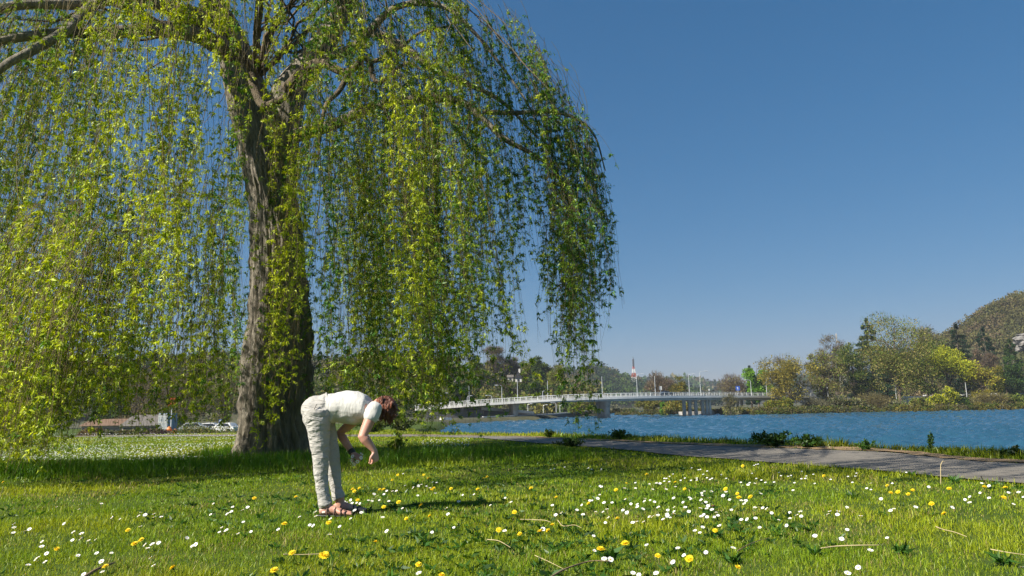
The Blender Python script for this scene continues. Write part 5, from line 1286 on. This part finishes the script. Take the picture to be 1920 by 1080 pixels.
def weed(name, label, px, py, d, h, w_, nstem, col_, leaf, seed, nleaf=16, cat='plant', group=None):
    rg = np.random.default_rng(seed); b = at(px, py, d); b.z = zl(b.x, b.y); r = empty(name, b, label, cat, group)
    mb = MB(); P = []; D = []
    for i in range(nstem):
        a = rg.uniform(0, 2*pi); q = rg.uniform(0, 1); e = b+Vector((math.cos(a)*w_*q, math.sin(a)*w_*q*.7, h*rg.uniform(.55, 1.0)*(1-.35*q))); m1 = b.lerp(e, .5)+Vector((0, 0, h*.06)); s = b+Vector((rg.normal(0, .03), rg.normal(0, .03), 0))
        mb.tube([s, m1, e], [.006, .0045, .002], 5)
        for t in rg.uniform(.15, 1.0, nleaf):
            P.append(tuple(s.lerp(m1, t*2) if t < .5 else m1.lerp(e, t*2-1))); a2 = rg.uniform(0, 2*pi); el = rg.normal(.3, .4); D.append((math.cos(a2)*math.cos(el), math.sin(a2)*math.cos(el), math.sin(el)))
    mb.obj('stems', M_stem, r); P = np.array(P); D = np.array(D); L = leaf*rg.uniform(.6, 1.3, len(P)); V, Q = leaf_quads(P, D, L, L*.55, -.2)
    link('leaves', np_mesh('leaves', V, Q, np.repeat(np.array(col_)*rg.uniform(.6, 1.4, (len(P), 1)), 4, 0)), r, mats=M_grass)
weed('bank_weed', 'upright dark leafy weed on the river bank standing against the water at right', 1746, 853, 12.6, .42, .11, 7, (.04, .09, .02), .055, 3)
weed('bank_weed', 'broad dark clump of nettles on the bank, tallest growth in front of the water', 1450, 846, 14.8, .36, .55, 34, (.05, .11, .02), .085, 4, 18)
weed('bank_weed', 'dark nettles extending the tall bank clump to the right', 1515, 848, 14.3, .27, .5, 26, (.05, .11, .02), .08, 5, 16)
weed('bank_weed', 'spiky grass tuft on the bank right of the nettles', 1625, 851, 13.2, .22, .25, 22, (.05, .12, .02), .06, 6, 6)
weed('bank_weed', 'dark bramble at the right edge of the river bank', 1905, 866, 11.2, .17, .35, 20, (.035, .07, .02), .06, 7, 14)
weed('bank_weed', 'low green plant on the bank left of the trailing willow strands', 1030, 815, 21.5, .3, .2, 12, (.09, .14, .02), .09, 8, 12)
weed('bank_weed', 'bushy green weed on the bank near the second river pier', 1160, 821, 19, .3, .45, 22, (.08, .14, .02), .09, 9, 14)
weed('small_shrub', 'dark low shrub at the path edge under the trailing willow strands', 1073, 834, 16.6, .20, .45, 34, (.045, .09, .02), .08, 10, 16, 'shrub')
for i, (px, py, d, h, w_, lb) in enumerate([(752, 806, 52, 1.3, 1.6, 'olive bush on the bank beyond the path, seen right of the woman’s head'), (795, 800, 66, 1.6, 2.0, 'green bush on the near bank left of the bridge foot'), (700, 808, 48, 1.1, 1.6, 'low bush on the bank hidden behind the willow curtain')]):
    weed('bank_bush', lb, px, py, d, h, w_, 60, (.10, .13, .03), .22, 30+i, 16, 'shrub', 'bushes on the near bank')
weed('suckers', 'leafy willow sucker growing beside the hands of the bending woman', 745, 835, 14.2, .55, .25, 12, (.16, .24, .03), .09, 12, 14)
for i, (px, py, s, lb) in enumerate([(1145, 1050, .15, 'leafy dandelion plant under the two large dandelions near the bottom edge'), (1690, 1040, .13, 'broad-leaved dark plant on the lawn near the bottom right'), (1530, 1045, .12, 'spiky dark rosette left of the broad-leaved plant at bottom right'), (1880, 1060, .14, 'dark weed in the bottom right corner of the lawn'), (1600, 935, .12, 'dark patch of weeds on the sunny lawn left of the path bend'), (1790, 905, .14, 'green clump of weeds on the lawn edge by the path'), (1655, 970, .1, 'pair of upright dark leaves right of centre on the lawn'), (1375, 1060, .13, 'grassy dark rosette at the bottom edge right of centre')]):
    b = ground(px, py); rg = np.random.default_rng(i+50); r = empty('weed_rosette', b, lb, 'plant', 'weed rosettes in the lawn'); n_ = 15; a = np.arange(n_)*2.4; e = rg.uniform(.15, 1.0, n_); L = s*.62*rg.uniform(.6, 1.2, n_)
    V, Q = leaf_quads(np.tile(np.array(b)+[0, 0, .01], (n_, 1)), np.stack([np.cos(a)*np.cos(e), np.sin(a)*np.cos(e), np.sin(e)], -1), L, L*.3, -.25)
    link('leaves', np_mesh('leaves', V, Q, np.repeat(np.array([.045, .115, .02])*rg.uniform(.7, 1.4, (n_, 1)), 4, 0)), r, mats=M_grass)
    P = np.array([tuple(b+Vector((rg.normal(0, .012), rg.normal(0, .012), .01))) for q in range(10)]); a = rg.uniform(0, 6.3, 10); e = rg.uniform(.6, 1.3, 10); L = s*.6*rg.uniform(.5, 1, 10)
    V, Q = leaf_quads(P, np.stack([np.cos(a)*np.cos(e), np.sin(a)*np.cos(e), np.sin(e)], -1), L, L*.18, -.2); link('shoots', np_mesh('shoots', V, Q, np.repeat(np.array([.07, .16, .02])*rg.uniform(.7, 1.4, (10, 1)), 4, 0)), r, mats=M_grass)

# fallen twigs, dead stalks, a leaf
M_twig = mat('fallen_twig', (.26, .18, .10), .9, (.12, .08, .05), 14); M_straw = mat('dead_stalk', (.55, .45, .26), .85, (.4, .31, .17), 14)
def stick(px_list, r, m, label, zs=.035, name='twig', cat='twig'):
    pts = [ground(x, y, zs)+Vector((0, 0, random.uniform(-.008, .012))) for x, y in px_list]; pts = catmull(pts, 4)
    mb = MB(); mb.tube(pts, list(np.linspace(r*.75, r*.4, len(pts))), 6); tag(mb.obj(name, m, None, pts[0], True), label, cat)
stick([(1030, 1084), (1060, 1071), (1092, 1058), (1112, 1055), (1142, 1056)], .007, M_twig, 'curved brown twig at the bottom edge below the large dandelion')
stick([(1540, 1027), (1570, 1025), (1610, 1026), (1648, 1025)], .006, M_straw, 'straight pale twig lying flat on the lawn at lower right')
stick([(1755, 986), (1768, 991), (1790, 998), (1812, 1004)], .005, M_straw, 'thin twig with a dark knob on the lawn near the right edge')
stick([(976, 973), (1005, 973), (1022, 977), (1032, 981)], .0045, M_straw, 'pale dead stalk on the lawn left of the daisy patch')
stick([(1046, 978), (1056, 985), (1076, 986), (1090, 991)], .004, M_straw, 'short wavy pale stalk right of the longer dead stalk')
stick([(150, 1086), (178, 1073), (200, 1064), (214, 1054)], .014, M_twig, 'thick broken brown branch at the bottom left beside a dandelion')
stick([(532, 1043), (560, 1040), (600, 1039)], .005, M_straw, 'pale stalk lying left of the large dandelion at the bottom')
stick([(1383, 1037), (1400, 1026), (1420, 1013), (1445, 1008)], .0045, M_twig, 'thin dark twig rising to the right among the daisies')
stick([(1003, 1042), (1030, 1053), (1062, 1068)], .003, M_straw, 'faint straw stalk left of the curved brown twig')
stick([(914, 1011), (935, 1016), (957, 1024)], .004, M_straw, 'pale stalk in the middle foreground')
stick([(1858, 1031), (1890, 1036), (1925, 1038)], .004, M_straw, 'pale stalk at the right edge of the lawn')
b = ground(1338, 950, .04); mb = MB(); mb.add([b+Vector(v) for v in ((-.03, 0, 0), (0, -.02, .014), (.034, 0, .002), (0, .022, .012), (-.03, 0, -.003), (0, -.02, .011), (.034, 0, -.001), (0, .022, .009))], [(0, 1, 2, 3), (7, 6, 5, 4), (0, 4, 5, 1), (1, 5, 6, 2), (2, 6, 7, 3), (3, 7, 4, 0)]); tag(mb.obj('fallen_leaf', mat('dead_leaf', (.16, .05, .03), .8), None, b), 'single brown fallen leaf among the daisies right of centre', 'leaf')
# bent dead stalk and dark seed heads at the path edge
g0 = ground(1764, 908); 
mb = MB(); mb.tube([g0, g0+Vector((.012, 0, .12)), g0+Vector((.022, 0, .2)), g0+Vector((.045, 0, .235)), g0+Vector((.07, 0, .23))], [.005, .0045, .004, .0035, .002], 6); tag(mb.obj('dead_stalk', M_straw, None, g0, True), 'bent pale dead stalk standing at the lawn edge before the path', 'stalk')
M_seed = mat('plantain_head', (.03, .022, .018), .9)
for px, py, tx, ty, lb in [(1850, 910, 1841, 896, 'leaning dark seed head at the path edge, left of the pair'), (1877, 914, 1875, 898, 'upright dark seed head, left one of the close pair by the path'), (1884, 914, 1880, 900, 'dark seed head, right one of the close pair by the path')]:
    b = ground(px, py); e = at(tx, ty, b.y); r = empty('plantain', b, lb, 'plant', 'plantain seed heads by the path'); mb = MB(); mb.tube([b, e], [.003, .002], 5); mb.obj('stem', M_seed, r); v = (e-b).normalized(); mb = MB(); mb.tube([e-v*.004, e+v*.008, e+v*.02], [.004, .006, .003], 7); mb.obj('seed_head', M_seed, r, None, True)

# ================================================================ daisies and dandelions
Z3 = [(105,410),(105,437),(100,477),(188,463),(220,450),(255,453),(480,408),(425,283),(592,300),(760,258),(840,362),(900,373),(1052,323),(1040,350),(1088,342),(1155,335),(1155,360),(1210,357),(1052,430),(1300,425),(1395,440),(550,472),(613,482),(543,532),(605,523),(665,535),(718,527),(678,556),(317,518),(315,543),(313,580),(350,632),(285,662),(270,675),(278,692),(338,695),(212,718),(195,787),(585,647),(725,630),(835,628),(760,692),(768,770),(628,788),(1087,567),(1143,562),(1190,553),(1108,592),(1130,663),(1152,722),(1403,515),(1443,577),(1467,565),(1600,258),(1580,340),(1605,337),(1745,283),(1735,318),(1705,335),(1820,305),(1858,285),(1825,395),(1663,437),(1645,472),(1747,440),(1697,458),(1715,475),(1785,483),(1883,468)]
Y3 = [(960,457),(1010,560),(1060,530),(427,598),(790,730),(1297,742),(24,97),(1908,218)]
Z4 = [(78,253),(448,318),(448,353),(327,357),(505,322),(612,307),(558,372),(430,423),(403,418),(627,430),(167,452),(553,490),(540,487),(980,465),(1320,473),(1483,437),(1440,337),(1422,440),(1098,293),(950,360),(790,325),(740,308),(710,370),(842,233),(870,238),(885,186),(880,222),(910,200),(925,232),(995,240),(960,187),(980,162),(1022,165),(1052,163),(1118,122),(1180,137),(1218,125),(1240,115),(1278,127),(1305,140),(1325,95),(1355,98),(1103,32),(1550,193),(1635,188),(1520,242),(1758,270),(1868,215),(1912,247),(1428,293),(1213,197),(1345,178),(1865,462),(1220,780),(660,245),(680,250),(700,240),(720,255),(755,252),(780,257),(640,248),(610,250),(710,232)]
Y4 = [(1063,42),(1022,80),(1258,42),(1292,68),(1215,82),(725,150),(738,165),(775,142),(928,152),(957,152),(1335,140),(1318,152),(648,167),(763,232),(958,283),(1070,247),(1238,267),(300,207),(545,402),(213,410),(1128,370),(512,648),(272,628),(137,757),(1218,715),(1393,793),(1820,455),(1463,145),(1705,68),(1735,58),(1663,150),(897,545),(1303,352)]
Z5 = [(290,80),(317,74),(395,63),(572,69),(598,79),(670,77),(660,205),(672,212),(657,271),(642,299),(690,330),(723,347),(750,330),(550,308),(583,315),(597,317),(523,348),(487,385),(533,420),(628,398),(637,417),(683,400),(712,380),(723,443),(700,480),(303,350),(328,422),(371,407),(232,530),(612,580),(845,222),(925,180),(926,222),(1031,190),(1056,231),(1083,184),(1110,187),(1142,147),(1158,148),(1142,168),(1160,187),(1180,172),(1157,230),(1225,211),(1268,227),(1212,296),(1206,115),(1180,133),(870,290),(850,305),(892,340),(940,343),(940,362),(982,378),(993,320),(998,300),(1036,312),(1069,325),(1097,365),(1168,387),(1216,397),(1212,415),(1216,365),(1299,365),(1327,397),(1283,328),(1330,292),(1342,303),(863,405),(832,387),(946,438),(905,480),(936,473),(988,473),(1030,436),(1052,437),(1094,425),(1133,455),(1162,415),(1186,443),(1165,430),(1265,162),(1296,145),(1342,162),(1386,145),(1386,160),(1434,117),(1347,68),(1398,83),(1413,80),(1463,92),(1462,143),(1500,147),(1485,155),(1570,120),(1607,147),(1800,110),(1815,50),(1830,43),(1845,40),(1716,177),(1737,190),(1735,210),(1770,197),(1782,180),(1820,185),(1832,148),(1870,160),(1900,178),(1423,258),(1424,275),(1442,245),(1498,246),(1583,278),(1605,247),(1632,308),(1418,310),(1455,327),(1482,295),(1470,355),(1460,375),(1413,372),(1500,383),(1533,403),(1478,345),(1463,438),(1420,433),(1438,420),(1518,438),(1545,427),(1645,385),(1720,315),(1742,338),(1753,315),(1822,367),(1880,370),(1910,375),(1867,263),(1430,515),(1372,540),(1409,556),(1556,503),(1720,458),(1763,456),(1826,447),(1858,517),(1010,648),(1243,672),(1455,703),(1658,670),(618,690),(690,752),(738,757),(908,858),(952,873),(1080,860),(1207,777),(1290,725)]
Y5 = [(143,222),(332,290),(18,402),(58,565),(210,548),(270,540),(303,496),(575,335),(857,185),(780,235),(1225,178),(1010,117),(790,450),(665,680),(848,637),(1093,730),(1330,752),(1523,540),(1602,228),(1690,262),(1702,292),(1788,287),(1695,815),(1730,55),(1295,228)]
Z6 = [(82,23),(96,47),(150,52),(173,45),(198,100),(45,95),(250,70),(255,15),(288,50),(280,68),(350,107),(340,37),(470,75),(600,53),(662,28),(655,50),(633,97),(770,105),(740,143),(772,153),(932,104),(1037,22),(1205,132),(1603,105),(1658,124),(1590,177),(1513,206),(1478,227),(1513,250),(1658,215),(1842,262),(1803,175),(1880,173),(1915,208),(163,325),(164,368),(217,343),(243,318),(250,353),(140,422),(187,158),(463,316),(450,337),(528,316),(520,340),(592,286),(593,453),(352,500),(500,497),(552,522),(893,515),(945,297),(918,310),(1107,284),(1383,287),(848,222),(697,350),(768,608),(677,738),(597,780),(743,768),(1900,735),(27,328),(80,380)]
Y6 = [(418,50),(895,123),(921,177),(975,170),(1052,187),(1085,157),(1227,260),(1320,333),(1358,145),(1622,132),(1780,138),(1768,212)]
dais = [(x/4, 880+y/4) for x, y in Z3]+[(480+x/4, 880+y/4) for x, y in Z4]+[(960+x/4, 860+y/4) for x, y in Z5]+[(1440+x/4, 880+y/4) for x, y in Z6]
dand = [(x/4, 880+y/4) for x, y in Y3]+[(480+x/4, 880+y/4) for x, y in Y4]+[(960+x/4, 860+y/4) for x, y in Y5]+[(1440+x/4, 880+y/4) for x, y in Y6]
dais.sort(key=lambda p: -p[1]); dais_main = dais[:296]; dais_rest = dais[296:]
M_yel = mat('dandelion_floret', (.90, .70, .012), .7, (.86, .60, .008), 60); M_yel2 = mat('dandelion_heart', (.85, .55, .006), .8, (.75, .45, .005), 80)
def petal_ring(n, r0, r1, w_, lift, seed, droop=0.0, m=M_pet):
    rg = random.Random(seed); mb = MB()
    for k in range(n):
        a = 2*pi*(k+rg.uniform(-.25, .25))/n; q = rg.uniform(.88, 1.08); d1 = Vector((math.cos(a), math.sin(a), 0)); n1 = Vector((-math.sin(a), math.cos(a), 0)); z = Vector((0, 0, 1)); lf = lift*rg.uniform(.5, 1.4)
        V = [d1*r0-n1*w_*.3, d1*(r0+(r1-r0)*.6)*q-n1*w_*.5+z*lf*.7, d1*r1*q-n1*w_*.22+z*lf, d1*r1*q+n1*w_*.22+z*lf, d1*(r0+(r1-r0)*.6)*q+n1*w_*.5+z*lf*.7, d1*r0+n1*w_*.3]
        mb.add(V, [(0, 1, 4, 5), (1, 2, 3, 4)])
    return mb
def local_obj(mb, name, mats, parent, loc, smooth=False):
    o = bpy.data.objects.new(name, mb.mesh(name, smooth)); o.data.materials.append(mats); COL.objects.link(o); o.parent = parent; o.location = loc; return o
def make_daisy(seed):
    r = empty('daisy', (0, 0, 0)); h = .045
    mb = MB(); mb.tube([(0, 0, -h), (.002, 0, -h*.5), (0, 0, 0)], [.0016, .0014, .0014], 5); local_obj(mb, 'stem', M_stem, r, (0, 0, 0))
    local_obj(petal_ring(22, .003, .0165, .0052, .003, seed), 'petals', M_pet, r, (0, 0, 0))
    mb = MB(); mb.ball((0, 0, .0015), (.0048, .0048, .0032), 10, 6); local_obj(mb, 'flower_centre', M_dcen, r, (0, 0, 0), True)
    return r
def make_dandelion(seed):
    r = empty('dandelion', (0, 0, 0)); h = .075
    mb = MB(); mb.tube([(0.004, 0, -h), (.004, 0, -h*.5), (0, 0, 0)], [.0028, .0026, .0028], 6); local_obj(mb, 'stem', M_stem, r, (0, 0, 0))
    mb = petal_ring(34, .004, .025, .0042, .004, seed); 
    for (n, r1, l) in ((30, .020, .009), (22, .013, .012)):
        m2 = petal_ring(n, .002, r1, .004, l, seed+n); mb.add(m2.v, m2.f)
    local_obj(mb, 'florets', M_yel, r, (0, 0, 0))
    mb = MB(); mb.ball((0, 0, .005), (.006, .006, .006), 9, 6); local_obj(mb, 'flower_heart', M_yel2, r, (0, 0, 0), True)
    mb = MB(); mb.loft([((0, 0, -.010), .004, .004), ((0, 0, -.003), .007, .007), ((0, 0, .001), .005, .005)], 8); local_obj(mb, 'calyx', M_stem, r, (0, 0, 0), True)
    return r
def copy_thing(proto, loc, q, s, label, group):
    c = proto.copy(); COL.objects.link(c); c.location = loc; c.rotation_mode = 'QUATERNION'; c.rotation_quaternion = q; c.scale = (s, s, s); c['label'] = label; c['group'] = group
    for ch in proto.children:
        k = ch.copy(); COL.objects.link(k); k.parent = c
    return c
rr = random.Random(21)
def where(x, y):
    if x < 130: return 'in the far left corner of the lawn' if y > 1000 else 'at the far left of the lawn'
    if x < 240: return 'at the bottom left near the broken branch' if y > 1030 else 'in the small groups at lower left'
    if x < 330: return 'at lower left, right of the broken branch' if y > 980 else 'in the little cluster at left below the dark grass belt'
    if x < 400: return 'on the lawn left of the woman, between two clusters'
    if x < 500: return 'in the cluster left of the woman’s feet'
    if x < 570: return 'just left of the woman’s sandals'
    if x < 680: return 'close around the woman’s sandals' if y < 985 else 'below the woman’s sandals'
    if x < 760: return 'in the dark grass under the woman’s hands' if y < 945 else 'right of the sandals, in front of the shadow'
    if x < 860: return 'in the patch lit beside the woman’s shadow' if y < 940 else 'in front of the woman’s shadow'
    if x < 1000: return 'in the open grass right of the woman’s shadow'
    if x < 1080: return 'by the pale dead stalks left of the big patch' if y > 900 else 'at the shade edge in the middle of the lawn'
    if x < 1160: return 'in the left part of the big daisy patch' if y < 1000 else 'near the large dandelion at the bottom'
    if x < 1240: return 'in the upper middle of the big daisy patch' if y < 930 else ('in the lower middle of the big daisy patch' if y < 1000 else 'at the bottom below the big patch')
    if x < 1300: return 'upper right of the middle of the big daisy patch' if y < 930 else 'right of the middle of the big daisy patch'
    if x < 1380: return 'near the shade edge above the fallen brown leaf' if y < 925 else ('around the fallen brown leaf' if y < 980 else 'below the fallen brown leaf')
    if x < 1460: return 'in the upper right of the daisy patch near the path' if y < 920 else 'at the right end of the big daisy patch'
    if x < 1540: return 'near the path, right of the big patch' if y < 930 else 'in the loose group left of the straight pale twig'
    if x < 1640: return 'on the lawn edge before the shaded path' if y < 930 else ('around the straight pale twig' if y < 1040 else 'at the bottom below the straight pale twig')
    if x < 1780: return 'on the sunny lawn beside the path bend' if y < 960 else 'right of the straight pale twig'
    return 'at the right end of the lawn by the path' if y < 960 else 'in the bottom right corner of the lawn'
protos = [make_daisy(i) for i in range(3)]
used = set()
def place(proto, first, px, py, hz, label, group, smin, smax, tilt):
    loc = ground(px, py, hz*rr.uniform(.75, 1.25)); v = Vector((-.28+rr.gauss(0, tilt), -.38+rr.gauss(0, tilt), 1)).normalized(); q = v.to_track_quat('Z', 'Y') @ Matrix.Rotation(rr.uniform(0, 6.3), 3, 'Z').to_quaternion(); s = rr.uniform(smin, smax)
    if first:
        proto.location = loc; proto.rotation_mode = 'QUATERNION'; proto.rotation_quaternion = q; proto.scale = (s, s, s); proto['label'] = label; proto['group'] = group; return proto
    return copy_thing(proto, loc, q, s, label, group)
for p in protos: p['category'] = 'daisy'
for i, (px, py) in enumerate(dais_main):
    place(protos[i % 3], i < 3, px, py, .05, 'white daisy '+where(px, py), 'white daisies dotted over the lawn', .68, 1.06, .30)
SPECIAL = {(1126, 1030): 'largest dandelion, full yellow disc near the bottom edge beside a daisy', (1172, 1019): 'large dandelion with a dark underside right of the largest one', (1233, 1042): 'ragged tall dandelion right of the two large ones', (608, 1042): 'big dandelion at the bottom below the woman', (324, 1066): 'big bright dandelion at bottom left', (198, 1062): 'dandelion beside the thick broken branch', (514, 1069): 'bright dandelion at the very bottom, left of the one below the woman', (548, 1037): 'small dandelion on the pale stalk at the bottom',
 (784, 1059): 'torn small dandelion at the bottom centre', (828, 1078): 'dandelion cut by the bottom edge at centre', (1384, 1064): 'flat dandelion at the bottom right of the large group', (1292, 1048): 'small ragged dandelion between the large group and the bottom right one', (616, 980): 'orange dandelion just below the sandals', (533, 982): 'faded dandelion left of the sandals', (555, 932): 'lone dandelion left of the woman’s lower legs', (719, 951): 'round dandelion in front of the woman’s shadow', (747, 942): 'dandelion inside the edge of the woman’s shadow', (789, 947): 'dandelion at the front edge of the shadow, right of the round one', (670, 938): 'dandelion just right of the far foot', (642, 922): 'dandelion half hidden behind the far trouser leg', (762, 972): 'small dandelion below the woman’s shadow', (935, 994): 'lone dandelion in the open grass at centre', (965, 960): 'round dandelion left of the pale dead stalks', (1157, 972): 'dandelion at the lower edge of the big daisy patch', (1341, 995): 'furled dandelion below the fallen brown leaf', (1770, 963): 'flat bright dandelion on the open lawn at right', (240, 994): 'single dandelion above the close pair at left', (1392, 874): 'dandelion in the shade at the path edge', (1544, 892): 'dandelion near the path right of the shaded stretch', (107, 1030): 'flat pale dandelion at far left', (6, 904): 'dandelion at the left edge under the willow skirt', (1212, 889): 'flat dandelion at the shade edge above the big patch'}
pd = make_dandelion(5); pd['category'] = 'dandelion'
dand.sort(key=lambda p: -p[1])
for i, (px, py) in enumerate(dand):
    lb = None
    for k, v in SPECIAL.items():
        if abs(k[0]-px) < 3.5 and abs(k[1]-py) < 3.5: lb = v
    lb = lb or 'yellow dandelion '+where(px, py)
    big = 1.35 if lb.startswith(('largest', 'large ', 'big')) else 1.0
    place(pd, i == 0, px, py, .075, lb, 'yellow dandelions in the lawn', .66*big, .95*big, .3)
# the rest of the daisies: the pale drift on the far field and the few distant ones
rg = np.random.default_rng(77); n = 3400
px = rg.uniform(-40, 470, n); py = 812+rg.random(n)**1.2*50; pr = rg.random(n); P = []
for x_, y_ in zip(px, py):
    r = ray(x_, y_); g = CAM+r*((-.02-CAMH)/r.z)
    if g.y > 55: continue
    for _ in range(3):
        z = zl(g.x, g.y); g = CAM+r*((z+.05-CAMH)/r.z)
    if fbm(np.array([g.x*.25]), np.array([g.y*.25]), 98, 2)[0] > .38: P.append(tuple(g))
P += [tuple(ground(a, b, .05)) for a, b in dais_rest]
for k in range(90): P.append(tuple(ground(rg.uniform(790, 880), rg.uniform(822, 836), .05)))
P = np.array(P); n = len(P); s = np.maximum(.017, P[:, 1]*.0006)[:, None]; V = np.empty((n, 5, 3)); a0 = rg.uniform(0, 6.3, n)
for k in range(5):
    a = a0+2*pi*k/5; V[:, k] = P+np.stack([np.cos(a), np.sin(a), -.3*np.sin(a)*-1+.25*np.cos(a)*-1*-1], -1)*s*.8
tag(link('distant_daisies', np_mesh('distant_daisies', V.reshape(-1, 3), np.arange(5*n).reshape(n, 5)), mats=M_pet), 'pale drift of countless distant daisies on the field left of the trunk', 'daisies', kind='stuff')
